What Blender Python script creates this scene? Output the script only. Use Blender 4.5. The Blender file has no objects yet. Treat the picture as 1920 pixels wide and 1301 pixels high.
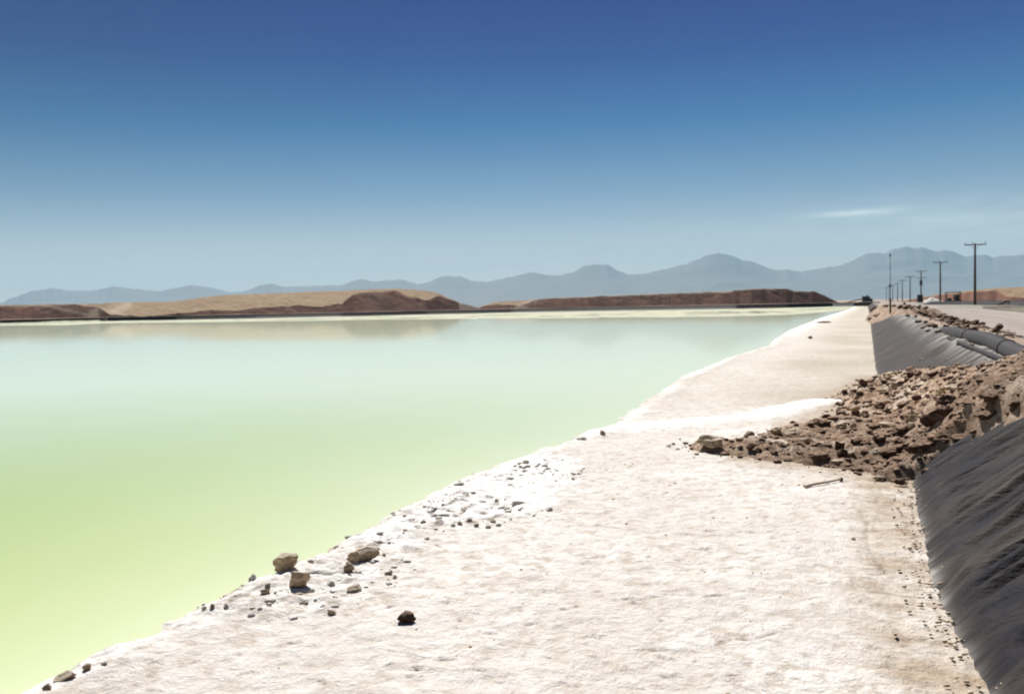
import bpy, bmesh, math, random
import numpy as np
from mathutils import Vector, Matrix, noise as mnoise
random.seed(7)
R = math.radians
SC = bpy.context.scene
COL = SC.collection

# ------------------------------------------------------------------ camera
CAM_H = 1.7
F_PX = 1707.0                      # focal length in pixels of the 1920 px wide frame
YAW, PITCH, ROLL = R(21.3), math.atan(75.1 / F_PX), R(1.15)
_fw = Vector((-math.sin(YAW) * math.cos(PITCH), math.cos(YAW) * math.cos(PITCH), -math.sin(PITCH)))
_r0 = Vector((math.cos(YAW), math.sin(YAW), 0.0))
_u0 = _r0.cross(_fw)
_rt = _r0 * math.cos(ROLL) - _u0 * math.sin(ROLL)
_up = _rt.cross(_fw)
cam_data = bpy.data.cameras.new('camera')
cam = bpy.data.objects.new('camera', cam_data)
COL.objects.link(cam)
cam_data.sensor_width = 36.0
cam_data.lens = 36.0 * F_PX / 1920.0
cam_data.clip_start = 0.05
cam_data.clip_end = 80000
cam.matrix_world = Matrix(((_rt.x, _up.x, -_fw.x, 0), (_rt.y, _up.y, -_fw.y, 0), (_rt.z, _up.z, -_fw.z, CAM_H), (0, 0, 0, 1)))
cam_data.dof.use_dof = True
cam_data.dof.focus_distance = 6.0
cam_data.dof.aperture_fstop = 3.6
SC.camera = cam

# ------------------------------------------------------------------ light
SUN_EL, SUN_AZ = 50.0, -33.0       # azimuth measured from +Y, clockwise
SC.view_settings.view_transform = 'Standard'
SC.view_settings.look = 'None'
SC.view_settings.exposure = 0.6
SC.view_settings.gamma = 1.0
SC.view_settings.use_curve_mapping = False
SC.cycles.volume_bounces = 1
SC.cycles.max_bounces = 6
SC.cycles.diffuse_bounces = 3
SC.cycles.use_denoising = True
SC.cycles.filter_width = 1.9

sun_d = bpy.data.lights.new('sun', 'SUN')
sun_d.energy = 4.2
sun_d.angle = R(0.53)
sun_d.color = (1.0, 0.955, 0.90)
sun = bpy.data.objects.new('sun', sun_d)
COL.objects.link(sun)
_sd = Vector((math.sin(R(SUN_AZ)) * math.cos(R(SUN_EL)), math.cos(R(SUN_AZ)) * math.cos(R(SUN_EL)), math.sin(R(SUN_EL))))
sun.rotation_euler = _sd.to_track_quat('Z', 'Y').to_euler()

world = bpy.data.worlds.new('World')
SC.world = world
world.use_nodes = True
NT = world.node_tree
NT.nodes.clear()


class G:
    """small helper to write node graphs"""
    def __init__(self, nt): self.nt = nt
    def n(self, t, **kw):
        nd = self.nt.nodes.new(t)
        for k, v in kw.items():
            if k == 'ins':
                for i, val in v.items(): self.put(nd, i, val)
            else: setattr(nd, k, v)
        return nd
    def put(self, nd, i, val):
        s = nd.inputs[i]
        if isinstance(val, bpy.types.NodeSocket): self.nt.links.new(val, s)
        elif isinstance(val, bpy.types.Node): self.nt.links.new(val.outputs[0], s)
        else:
            if isinstance(val, tuple) and len(val) == 3 and s.type == 'RGBA': val = val + (1,)
            s.default_value = val
    def m(self, op, a, b=0.0, c=None, clamp=False):
        nd = self.n('ShaderNodeMath', operation=op, use_clamp=clamp)
        self.put(nd, 0, a); self.put(nd, 1, b)
        if c is not None: self.put(nd, 2, c)
        return nd.outputs[0]
    def mix(self, f, a, b, mode='MIX'):
        nd = self.n('ShaderNodeMix', data_type='RGBA', blend_type=mode)
        self.put(nd, 0, f); self.put(nd, 6, a); self.put(nd, 7, b)
        return nd.outputs[2]
    def ramp(self, f, stops, interp='LINEAR'):
        nd = self.n('ShaderNodeValToRGB')
        cr = nd.color_ramp; cr.interpolation = interp
        while len(cr.elements) < len(stops): cr.elements.new(0.5)
        for e, (p, c) in zip(cr.elements, stops):
            e.position = p
            e.color = (c, c, c, 1) if isinstance(c, (int, float)) else tuple(c) + (1,)
        self.put(nd, 0, f)
        return nd.outputs[0]
    def noise(self, vec, scale, detail=4, rough=0.55, dist=0.0, kind='FBM'):
        nd = self.n('ShaderNodeTexNoise')
        nd.noise_dimensions = '3D'
        self.put(nd, 'Vector', vec); nd.inputs['Scale'].default_value = scale
        nd.inputs['Detail'].default_value = detail; nd.inputs['Roughness'].default_value = rough
        nd.inputs['Distortion'].default_value = dist
        return nd.outputs[0]
    def scalevec(self, vec, s, rotz=0.0):
        nd = self.n('ShaderNodeMapping')
        self.put(nd, 0, vec); nd.inputs['Scale'].default_value = s
        nd.inputs['Rotation'].default_value = (0, 0, rotz)
        return nd.outputs[0]


def build_sky():
    g = G(NT)
    sky = g.n('ShaderNodeTexSky', sky_type='NISHITA', sun_disc=False)
    sky.sun_elevation = R(SUN_EL); sky.sun_rotation = R(SUN_AZ % 360)
    sky.altitude = 2300; sky.air_density = 1.0; sky.dust_density = 0.6; sky.ozone_density = 2.5
    tc = g.n('ShaderNodeTexCoord')
    sep = g.n('ShaderNodeSeparateXYZ', ins={0: tc.outputs['Generated']})
    el = g.m('MULTIPLY', g.m('ARCSINE', sep.outputs[2]), 57.2958)
    az = g.m('MULTIPLY', g.m('ARCTAN2', sep.outputs[0], sep.outputs[1]), 57.2958)
    # film response of the sky: deep blue overhead, pale towards the horizon
    tint = g.ramp(g.m('DIVIDE', el, 40.0, clamp=True), [(e / 40.0, c) for e, c in SKY])
    col = g.mix(1.0, sky.outputs[0], tint, 'MULTIPLY')
    # upper sky colour darkened towards the left, standing in for lens vignetting
    lf = g.m('ADD', 0.72, g.m('MULTIPLY', g.m('COSINE', g.m('MULTIPLY', g.m('SUBTRACT', az, 30.0), 0.0174533)), 0.42))
    lf = g.m('ADD', 1.0, g.m('MULTIPLY', g.m('SUBTRACT', lf, 1.0), g.m('DIVIDE', el, 12.0, clamp=True)))
    cl = g.n('ShaderNodeCombineColor', ins={0: lf, 1: lf, 2: lf})
    col = g.mix(1.0, col, cl.outputs[0], 'MULTIPLY')
    # thin cirrus: one bright streak above the right-hand peaks and faint veils low in the sky
    v = g.n('ShaderNodeCombineXYZ', ins={0: g.m('MULTIPLY', az, 0.16), 1: g.m('SUBTRACT', el, g.m('MULTIPLY', az, 0.03)), 2: 0.0})
    nz = g.noise(v.outputs[0], 1.3, 5, 0.6)
    da = g.m('DIVIDE', g.m('ADD', az, 0.45), 2.1)
    de = g.m('DIVIDE', g.m('SUBTRACT', g.m('SUBTRACT', el, 5.08), g.m('MULTIPLY', g.m('ADD', az, 0.45), 0.03)), 0.17)
    gs = g.m('EXPONENT', g.m('MULTIPLY', g.m('ADD', g.m('MULTIPLY', da, da), g.m('MULTIPLY', de, de)), -1.0))
    streak = g.m('MULTIPLY', gs, g.m('ADD', g.m('MULTIPLY', nz, 0.7), 0.25))
    band = g.m('DIVIDE', g.m('SUBTRACT', el, 4.3), 1.3)
    band = g.m('EXPONENT', g.m('MULTIPLY', g.m('MULTIPLY', band, band), -1.0))
    side = g.m('DIVIDE', g.m('SUBTRACT', az, 6.0), 11.0)
    side = g.m('EXPONENT', g.m('MULTIPLY', g.m('MULTIPLY', side, side), -1.0))
    veil = g.m('MULTIPLY', g.m('MULTIPLY', band, side), g.m('MULTIPLY', g.m('SUBTRACT', nz, 0.3, clamp=True), 1.2))
    tot = g.m('ADD', streak, veil, clamp=True)
    col = g.mix(tot, col, (4.6, 5.0, 5.0))
    bg = g.n('ShaderNodeBackground', ins={0: col, 1: SKY_STRENGTH})
    out = g.n('ShaderNodeOutputWorld', ins={0: bg.outputs[0]})


SKY_STRENGTH = 0.11
SKY = [(0.0, (0.52, 0.375, 0.33)), (2.2, (0.53, 0.38, 0.325)), (4.2, (0.50, 0.39, 0.335)), (7.1, (0.265, 0.295, 0.31)), (11.1, (0.045, 0.175, 0.28)), (15.0, (0.001, 0.070, 0.225)), (18.9, (0.0, 0.034, 0.20)), (40.0, (0.0, 0.03, 0.17))]
build_sky()


# ------------------------------------------------------------------ maths helpers
def ray(px, py):
    d = _fw * F_PX + _rt * (px - 960.0) + _up * (650.5 - py)
    return d / F_PX                      # unit depth along the optical axis

def at_z(px, py, z=0.0):
    d = ray(px, py); t = (z - CAM_H) / d.z
    return Vector((d.x * t, d.y * t, z))

def at_depth(px, py, t):
    d = ray(px, py)
    return Vector((d.x * t, d.y * t, CAM_H + d.z * t))

def _h(ix, iy, s):
    n = (ix.astype(np.int64) * 374761393 + iy.astype(np.int64) * 668265263 + s * 1442695041) & 0xffffffff
    n = ((n ^ (n >> 13)) * 1274126177) & 0xffffffff
    n = n ^ (n >> 16)
    return (n & 0xffff) / 65535.0

def pn(x, y, s=0):
    """2-D gradient noise, about -0.7..0.7"""
    x = np.asarray(x, float); y = np.asarray(y, float)
    x, y = np.broadcast_arrays(x, y)
    ix = np.floor(x); iy = np.floor(y); fx = x - ix; fy = y - iy
    u = fx * fx * fx * (fx * (fx * 6 - 15) + 10); v = fy * fy * fy * (fy * (fy * 6 - 15) + 10)
    def gr(a, b):
        t = _h(ix + a, iy + b, s) * 6.2831853
        return np.cos(t) * (fx - a) + np.sin(t) * (fy - b)
    a = gr(0, 0); b = gr(1, 0); c = gr(0, 1); d = gr(1, 1)
    return (a + u * (b - a)) + v * ((c + u * (d - c)) - (a + u * (b - a)))

def fbm(x, y, o=4, s=0, g=0.5, l=2.03):
    r = 0; a = 1
    for i in range(o):
        r = r + a * pn(x + i * 13.7, y - i * 7.3, s + i); x = x * l; y = y * l; a *= g
    return r

def ridged(x, y, o=3, s=0):
    r = 0; a = 1
    for i in range(o):
        r = r + a * (1 - np.abs(pn(x, y, s + i)) * 2.6); x = x * 2.1 + 5; y = y * 2.1; a *= 0.5
    return r / 1.75

def sstep(a, b, x):
    t = np.clip((x - a) / (b - a), 0, 1); return t * t * (3 - 2 * t)

def poly_sd(X, Y, P):
    """signed distance to polygon, positive inside"""
    P = np.asarray(P, float); n = len(P)
    best = np.full(np.shape(X), 1e9); ins = np.zeros(np.shape(X), bool)
    for i in range(n):
        ax, ay = P[i]; bx, by = P[(i + 1) % n]
        ex, ey = bx - ax, by - ay
        t = np.clip(((X - ax) * ex + (Y - ay) * ey) / (ex * ex + ey * ey + 1e-12), 0, 1)
        best = np.minimum(best, np.hypot(X - ax - t * ex, Y - ay - t * ey))
        c = ((ay > Y) != (by > Y)) & (X < (bx - ax) * (Y - ay) / (by - ay + 1e-12) + ax)
        ins ^= c
    return np.where(ins, best, -best)

def line_d(X, Y, P):
    best = np.full(np.shape(X), 1e9)
    for (ax, ay), (bx, by) in zip(P[:-1], P[1:]):
        ex, ey = bx - ax, by - ay
        t = np.clip(((X - ax) * ex + (Y - ay) * ey) / (ex * ex + ey * ey + 1e-12), 0, 1)
        best = np.minimum(best, np.hypot(X - ax - t * ex, Y - ay - t * ey))
    return best

# ------------------------------------------------------------------ object helpers
def tag(o, label=None, cat=None, group=None, kind=None):
    if label: o['label'] = label
    if cat: o['category'] = cat
    if group: o['group'] = group
    if kind: o['kind'] = kind
    return o

def link(name, me, mat=None, parent=None):
    o = bpy.data.objects.new(name, me); COL.objects.link(o)
    if mat is not None:
        me.materials.clear(); me.materials.append(mat)
    if parent is not None: o.parent = parent
    return o

def empty(name, loc, rz=0.0):
    o = bpy.data.objects.new(name, None); COL.objects.link(o)
    o.location = loc; o.rotation_euler = (0, 0, rz); o.empty_display_size = 0.2
    return o

def mesh_np(name, V, Fq, smooth=True, attrs=None):
    me = bpy.data.meshes.new(name)
    V = np.asarray(V, np.float32); Fq = np.asarray(Fq, np.int32)
    k = Fq.shape[1]
    me.vertices.add(len(V)); me.vertices.foreach_set('co', V.ravel())
    me.loops.add(Fq.size); me.loops.foreach_set('vertex_index', Fq.ravel())
    me.polygons.add(len(Fq))
    me.polygons.foreach_set('loop_start', np.arange(0, Fq.size, k, dtype=np.int32))
    if smooth: me.polygons.foreach_set('use_smooth', np.ones(len(Fq), bool))
    me.update(calc_edges=True); me.validate()
    for an, av in (attrs or {}).items():
        a = me.attributes.new(an, 'FLOAT', 'POINT')
        a.data.foreach_set('value', np.asarray(av, np.float32).ravel())
    return me

def grid_mesh(name, X, Y, Z, attrs=None, keep=None, smooth=True):
    r, c = X.shape
    V = np.stack([X.ravel(), Y.ravel(), Z.ravel()], 1)
    idx = np.arange(r * c).reshape(r, c)
    Fq = np.stack([idx[:-1, :-1], idx[:-1, 1:], idx[1:, 1:], idx[1:, :-1]], -1).reshape(-1, 4)
    at = {k: v.ravel() for k, v in (attrs or {}).items()}
    # keep the upward side up
    a = V[Fq[0, 1]] - V[Fq[0, 0]]; b = V[Fq[0, 3]] - V[Fq[0, 0]]
    if a[0] * b[1] - a[1] * b[0] < 0: Fq = Fq[:, ::-1]
    if keep is not None:
        kq = (keep[:-1, :-1] | keep[:-1, 1:] | keep[1:, 1:] | keep[1:, :-1]).ravel()
        Fq = Fq[kq]
        used = np.unique(Fq); remap = np.full(len(V), -1); remap[used] = np.arange(len(used))
        Fq = remap[Fq]; V = V[used]; at = {k: v[used] for k, v in at.items()}
    return mesh_np(name, V, Fq, smooth, at)

class MB:
    """collects simple solids into one mesh"""
    def __init__(self): self.bm = bmesh.new()
    def box(self, c, s, rz=0.0, bev=0.0, rx=0.0):
        r = bmesh.ops.create_cube(self.bm, size=1.0)
        M = Matrix.Translation(c) @ Matrix.Rotation(rz, 4, 'Z') @ Matrix.Rotation(rx, 4, 'X') @ Matrix.Diagonal((s[0], s[1], s[2], 1))
        bmesh.ops.transform(self.bm, matrix=M, verts=r['verts'])
        if bev:
            es = {e for v in r['verts'] for e in v.link_edges}
            bmesh.ops.bevel(self.bm, geom=list(es), offset=bev, segments=2, affect='EDGES')
        return self
    def tube(self, pts, rad, seg=10, r2=None):
        pts = [Vector(p) for p in pts]; rings = []; n = len(pts)
        for i, p in enumerate(pts):
            d = (pts[min(i + 1, n - 1)] - pts[max(i - 1, 0)]).normalized()
            a = d.cross(Vector((0, 0, 1)))
            if a.length < 1e-3: a = Vector((1, 0, 0))
            a.normalize(); b = d.cross(a)
            rr = rad if r2 is None else rad + (r2 - rad) * i / (n - 1)
            rings.append([self.bm.verts.new(p + (a * math.cos(t) + b * math.sin(t)) * rr) for t in [2 * math.pi * k / seg for k in range(seg)]])
        for q, w in zip(rings[:-1], rings[1:]):
            for k in range(seg):
                f = self.bm.faces.new((q[k], w[k], w[(k + 1) % seg], q[(k + 1) % seg])); f.smooth = True
        self.bm.faces.new(rings[0]); self.bm.faces.new(rings[-1][::-1])
        return self
    def build(self, name, mat, parent=None):
        bmesh.ops.recalc_face_normals(self.bm, faces=self.bm.faces)
        me = bpy.data.meshes.new(name); self.bm.to_mesh(me); self.bm.free()
        return link(name, me, mat, parent)

# ------------------------------------------------------------------ materials
def new_mat(name):
    m = bpy.data.materials.new(name); m.use_nodes = True
    m.node_tree.nodes.clear()
    g = G(m.node_tree)
    out = g.n('ShaderNodeOutputMaterial')
    b = g.n('ShaderNodeBsdfPrincipled')
    g.put(out, 0, b.outputs[0])
    b.inputs['Roughness'].default_value = 0.9
    b.inputs['Specular IOR Level'].default_value = 0.2
    return m, g, b

def pos(g):
    return g.n('ShaderNodeNewGeometry').outputs['Position']

def attr(g, name):
    return g.n('ShaderNodeAttribute', attribute_name=name).outputs['Fac']

def bump(g, b, h, dist, strength=1.0):
    nd = g.n('ShaderNodeBump', ins={'Height': h, 'Distance': dist, 'Strength': strength})
    g.put(b, 'Normal', nd.outputs[0])

def mat_salt():
    m, g, b = new_mat('salt_crust')
    p = pos(g)
    n1 = g.noise(p, 1.1, 5, 0.6); n2 = g.noise(g.scalevec(p, (1, 1.0, 1)), 9.0, 6, 0.65, 0.6); n3 = g.noise(p, 60.0, 3, 0.6)
    base = g.mix(g.ramp(n1, [(0.35, 0.0), (0.65, 1.0)]), (0.77, 0.725, 0.665), (0.87, 0.84, 0.795))
    base = g.mix(g.ramp(n2, [(0.36, 1.0), (0.52, 0.0)]), base, (0.60, 0.53, 0.45))
    base = g.mix(g.m('MULTIPLY', g.ramp(n2, [(0.56, 0.0), (0.66, 1.0)]), 0.7), base, (0.90, 0.885, 0.85))
    vo = g.n('ShaderNodeTexVoronoi', feature='F1', ins={'Vector': p, 'Scale': 14.0})
    pit_shade = g.m('MULTIPLY', g.ramp(vo.outputs['Distance'], [(0.05, 1.0), (0.13, 0.0)]), g.ramp(n2, [(0.30, 1.0), (0.43, 0.0)]))  # shade of tiny pits painted as dark specks, colour only
    nb = g.noise(p, 0.45, 4, 0.6)
    base = g.mix(g.m('MULTIPLY', g.ramp(nb, [(0.42, 1.0), (0.58, 0.0)]), 0.40), base, (0.66, 0.61, 0.55))
    base = g.mix(g.m('MULTIPLY', pit_shade, 0.85), base, (0.25, 0.19, 0.15))
    peach = g.mix(g.ramp(n2, [(0.35, 0.0), (0.7, 1.0)]), (0.43, 0.37, 0.28), (0.54, 0.48, 0.385))
    base = g.mix(g.m('MULTIPLY', attr(g, 'peach'), 0.85), base, peach)
    brown = g.mix(g.ramp(n2, [(0.35, 0.0), (0.62, 1.0)]), (0.30, 0.205, 0.13), (0.54, 0.42, 0.29))
    base = g.mix(attr(g, 'brown'), base, brown)
    n4 = g.noise(p, 26.0, 5, 0.7, 0.3)
    sl = g.m('ADD', attr(g, 'salt'), g.m('MULTIPLY', g.m('SUBTRACT', n2, 0.5), 1.0), clamp=True)
    base = g.mix(g.m('MULTIPLY', g.ramp(sl, [(0.30, 0.0), (0.62, 1.0)]), attr(g, 'salt')), base, (0.93, 0.915, 0.89))
    dk = g.m('MULTIPLY', attr(g, 'dark'), g.ramp(n4, [(0.42, 1.0), (0.66, 0.25)]))  # dark mask: painted ledge shade, cracks and the wet edge
    base = g.mix(dk, base, (0.20, 0.15, 0.11))
    g.put(b, 'Base Color', base)
    hh = g.m('ADD', g.m('ADD', g.m('MULTIPLY', n2, 0.7), g.m('MULTIPLY', n4, 0.5)), g.m('MULTIPLY', n3, 0.2))
    bump(g, b, hh, 0.035, 1.0)
    b.inputs['Roughness'].default_value = 0.85
    return m

def mat_dirt(name='dirt', c1=(0.12, 0.07, 0.045), c2=(0.45, 0.31, 0.21), c3=(0.74, 0.62, 0.49), sc=3.0, bd=0.07):
    m, g, b = new_mat(name)
    p = pos(g)
    n1 = g.noise(p, sc, 6, 0.65); n2 = g.noise(p, sc * 9, 5, 0.7)
    f = g.m('ADD', g.m('MULTIPLY', n1, 0.6), g.m('MULTIPLY', n2, 0.4))
    cc = g.ramp(f, [(0.36, c1), (0.5, c2), (0.62, c3)])
    if name == 'spilled_dirt':
        nl = g.noise(p, 0.9, 4, 0.6)
        cc = g.mix(g.m('MULTIPLY', g.ramp(nl, [(0.54, 0.0), (0.64, 1.0)]), 0.7), cc, (0.68, 0.59, 0.49))
        cc = g.mix(g.m('MULTIPLY', g.ramp(nl, [(0.36, 1.0), (0.48, 0.0)]), 0.6), cc, (0.22, 0.13, 0.085))
        cc = g.mix(g.m('MULTIPLY', attr(g, 'fresh'), 0.75), cc, g.ramp(f, [(0.4, (0.07, 0.042, 0.03)), (0.58, (0.22, 0.15, 0.105)), (0.66, (0.5, 0.39, 0.29))]))
    g.put(b, 'Base Color', cc)
    bump(g, b, g.m('ADD', n1, g.m('MULTIPLY', n2, 0.4)), bd, 1.0)
    return m

def mat_liner():
    m, g, b = new_mat('plastic_liner')
    p = pos(g)
    sp = g.scalevec(p, (0.7, 1.9, 0.7), R(-24))
    n1 = g.noise(sp, 2.0, 5, 0.6, 0.5); n2 = g.noise(p, 40.0, 4, 0.6); n0 = g.noise(p, 0.5, 4, 0.6)
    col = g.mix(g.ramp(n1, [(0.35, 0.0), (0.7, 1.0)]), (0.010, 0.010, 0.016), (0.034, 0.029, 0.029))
    dust_fold_shade = g.m('ADD', attr(g, 'dust_fold_shade'), g.m('MULTIPLY', g.m('SUBTRACT', n1, 0.5), 0.9), clamp=True)  # dust together with the painted shade between folds
    col = g.mix(g.m('MULTIPLY', dust_fold_shade, 0.9), col, g.mix(n0, (0.070, 0.059, 0.049), (0.130, 0.109, 0.087)))
    sal = g.m('MULTIPLY', attr(g, 'salt'), g.ramp(n1, [(0.4, 0.0), (0.62, 1.0)]))
    col = g.mix(sal, col, (0.62, 0.60, 0.56))
    g.put(b, 'Base Color', col)
    b.inputs['Roughness'].default_value = 0.7
    b.inputs['Specular IOR Level'].default_value = 0.1
    bump(g, b, g.m('ADD', g.m('MULTIPLY', n1, 1.0), g.m('MULTIPLY', n2, 0.1)), 0.05, 1.0)
    return m

def mat_rock(name, c1, c2, cs=None):
    m, g, b = new_mat(name)
    tc = g.n('ShaderNodeTexCoord').outputs['Object']
    oi = g.n('ShaderNodeObjectInfo').outputs['Random']
    n1 = g.noise(tc, 3.0, 6, 0.7); n2 = g.noise(tc, 14.0, 4, 0.7)
    col = g.mix(g.ramp(n1, [(0.35, 0.0), (0.65, 1.0)]), c1, c2)
    hsv = g.n('ShaderNodeHueSaturation', ins={'Color': col, 'Value': g.m('ADD', g.m('MULTIPLY', oi, 0.5), 0.75)})
    col = hsv.outputs[0]
    if cs is not None:
        nz = g.n('ShaderNodeSeparateXYZ', ins={0: g.n('ShaderNodeNewGeometry').outputs['Normal']}).outputs[2]
        # fallen dust and salt settle on the upward faces
        f = g.m('MULTIPLY', g.ramp(nz, [(0.45, 0.0), (0.85, 1.0)]), g.ramp(n2, [(0.4, 0.2), (0.55, 1.0)]))
        col = g.mix(f, col, cs)
    g.put(b, 'Base Color', col)
    bump(g, b, g.m('ADD', n1, g.m('MULTIPLY', n2, 0.5)), 0.014, 1.0)
    return m

def mat_flat(name, c, rough=0.7, metal=0.0, var=0.25, sc=6.0):
    m, g, b = new_mat(name)
    n1 = g.noise(pos(g), sc, 4, 0.6)
    g.put(b, 'Base Color', g.mix(n1, tuple(x * (1 - var) for x in c), tuple(x * (1 + var) for x in c)))
    b.inputs['Roughness'].default_value = rough; b.inputs['Metallic'].default_value = metal; b.inputs['Specular IOR Level'].default_value = 0.08
    return m

def mat_ground():
    m, g, b = new_mat('desert_ground')
    p = pos(g)
    n1 = g.noise(p, 0.03, 6, 0.6); n2 = g.noise(p, 2.0, 6, 0.65)
    col = g.mix(n1, (0.36, 0.27, 0.20), (0.52, 0.42, 0.33))
    col = g.mix(g.m('MULTIPLY', n2, 0.6), col, (0.30, 0.22, 0.165))
    g.put(b, 'Base Color', col); bump(g, b, n2, 0.03, 0.7)
    return m

def mat_road():
    m, g, b = new_mat('gravel_road')
    p = pos(g)
    n1 = g.noise(g.scalevec(p, (1.0, 0.06, 1)), 0.9, 5, 0.6); n2 = g.noise(p, 22.0, 5, 0.7); n3 = g.noise(p, 0.35, 4, 0.6)
    col = g.mix(g.ramp(n1, [(0.35, 0.0), (0.65, 1.0)]), (0.33, 0.285, 0.25), (0.46, 0.40, 0.35))
    col = g.mix(g.m('MULTIPLY', g.ramp(n2, [(0.4, 1.0), (0.6, 0.0)]), 0.4), col, (0.27, 0.225, 0.20))
    col = g.mix(g.m('MULTIPLY', n3, 0.25), col, (0.36, 0.36, 0.35))
    g.put(b, 'Base Color', col); bump(g, b, n2, 0.02, 0.8)
    return m

def mat_hill():
    m, g, b = new_mat('spoil_heap')
    p = pos(g)
    n1 = g.noise(p, 0.09, 6, 0.62); n2 = g.noise(p, 0.7, 6, 0.68)
    steep = attr(g, 'steep')
    nn = g.m('MULTIPLY', g.m('SUBTRACT', n2, 0.5), 0.9)
    f = g.ramp(g.m('ADD', steep, nn, clamp=True), [(0.35, 0.0), (0.6, 1.0)])
    fresh = g.mix(g.ramp(n1, [(0.35, 0.0), (0.65, 1.0)]), (0.17, 0.085, 0.058), (0.28, 0.145, 0.10))
    old = g.mix(g.ramp(n2, [(0.3, 0.0), (0.7, 1.0)]), (0.25, 0.168, 0.10), (0.41, 0.295, 0.18))
    col = g.mix(f, old, fresh)
    col = g.mix(attr(g, 'pale'), col, (0.50, 0.40, 0.30))
    g.put(b, 'Base Color', col)
    bump(g, b, g.m('ADD', n1, n2), 0.4, 0.6)
    return m

def mat_mountain():
    m, g, b = new_mat('bare_mountain')
    n1 = g.noise(pos(g), 0.0012, 8, 0.62)
    g.put(b, 'Base Color', g.mix(n1, (0.14, 0.10, 0.085), (0.22, 0.16, 0.135)))
    return m

def mat_water(name, near, shallow, far):
    m = bpy.data.materials.new(name); m.use_nodes = True; m.node_tree.nodes.clear()
    g = G(m.node_tree)
    p = pos(g)
    n1 = g.noise(g.scalevec(p, (1.0, 0.35, 1), R(20)), 0.10, 4, 0.55)
    n2 = g.noise(g.scalevec(p, (0.6, 1.6, 1), R(-21)), 0.5, 3, 0.5)
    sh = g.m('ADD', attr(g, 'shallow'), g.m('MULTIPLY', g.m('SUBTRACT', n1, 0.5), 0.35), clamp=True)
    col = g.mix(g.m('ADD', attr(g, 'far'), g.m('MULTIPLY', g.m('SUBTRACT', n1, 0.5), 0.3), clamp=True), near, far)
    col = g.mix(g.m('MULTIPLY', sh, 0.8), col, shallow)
    # suspended salts: milky body, dielectric skin
    d = g.n('ShaderNodeBsdfDiffuse', ins={0: col})
    bp = g.n('ShaderNodeBump', ins={'Height': n2, 'Distance': 0.012, 'Strength': 0.25})
    gl = g.n('ShaderNodeBsdfGlossy', ins={'Color': (1, 1, 1, 1), 'Roughness': 0.05, 'Normal': bp.outputs[0]})
    fr = g.n('ShaderNodeFresnel', ins={'IOR': 1.333, 'Normal': bp.outputs[0]})
    mx = g.n('ShaderNodeMixShader', ins={0: g.m('MULTIPLY', fr.outputs[0], FRES), 1: d.outputs[0], 2: gl.outputs[0]})
    g.n('ShaderNodeOutputMaterial', ins={0: mx.outputs[0]})
    return m

FRES = 0.8
M_SALT = mat_salt()
M_DIRT = mat_dirt('spilled_dirt')
M_BANK = mat_dirt('bank_top_soil', (0.17, 0.115, 0.085), (0.36, 0.275, 0.21), (0.55, 0.47, 0.39), 2.2, 0.04)
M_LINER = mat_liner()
M_ROCK = mat_rock('dark_clod', (0.036, 0.020, 0.014), (0.115, 0.064, 0.043), (0.40, 0.275, 0.19))
M_ROCKP = mat_rock('salt_crusted_clod', (0.36, 0.25, 0.15), (0.60, 0.46, 0.31), (0.76, 0.68, 0.55))
M_ROCKS = mat_rock('pale_clod', (0.62, 0.55, 0.45), (0.80, 0.74, 0.65), (0.88, 0.86, 0.82))
M_GROUND = mat_ground(); M_ROAD = mat_road(); M_HILL = mat_hill(); M_MOUNT = mat_mountain()
M_PIPE = mat_flat('black_pipe_plastic', (0.06, 0.055, 0.055), 0.6, 0, 0.4, 3.0)
M_WOOD = mat_flat('weathered_pole_wood', (0.075, 0.06, 0.05), 0.85)
M_STEEL = mat_flat('dark_painted_steel', (0.04, 0.04, 0.045), 0.5, 0.3)
M_CERAM = mat_flat('brown_ceramic', (0.06, 0.045, 0.04), 0.3)
M_FARSALT = mat_dirt('salt_flat', (0.30, 0.31, 0.19), (0.52, 0.53, 0.38), (0.70, 0.70, 0.58), 0.35, 0.01)
M_BLACKLINER = mat_flat('far_liner_plastic', (0.012, 0.010, 0.012), 0.6, 0, 0.4, 0.8)
M_VERGE = mat_dirt('verge_gravel', (0.20, 0.18, 0.15), (0.30, 0.275, 0.23), (0.42, 0.40, 0.33), 1.2, 0.02)
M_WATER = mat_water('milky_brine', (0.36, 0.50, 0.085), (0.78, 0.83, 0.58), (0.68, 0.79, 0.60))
M_WATER2 = mat_water('second_pond_brine', (0.22, 0.22, 0.15), (0.5, 0.52, 0.40), (0.24, 0.24, 0.17))

# ------------------------------------------------------------------ plan of the shore
SHORE_PX = [(40, 1301), (200, 1225), (380, 1140), (500, 1088), (600, 1045), (720, 975), (850, 907), (1000, 850), (1100, 818),
            (1130, 806), (1200, 762), (1280, 708), (1370, 670), (1440, 650), (1450, 640), (1480, 620), (1530, 600), (1560, 590), (1590, 581)]
_sp = [at_z(a, b) for a, b in SHORE_PX]
_sp.sort(key=lambda v: v.y)
SH_Y = np.array([-40.0, -5.0] + [v.y for v in _sp])
SH_X = np.array([_sp[0].x - 0.3, _sp[0].x - 0.1] + [v.x for v in _sp])
_ym = SH_Y[-1]
SH_Y = np.append(SH_Y, [_ym + 6]); SH_X = np.append(SH_X, [SH_X[-1] + 0.0])

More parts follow.
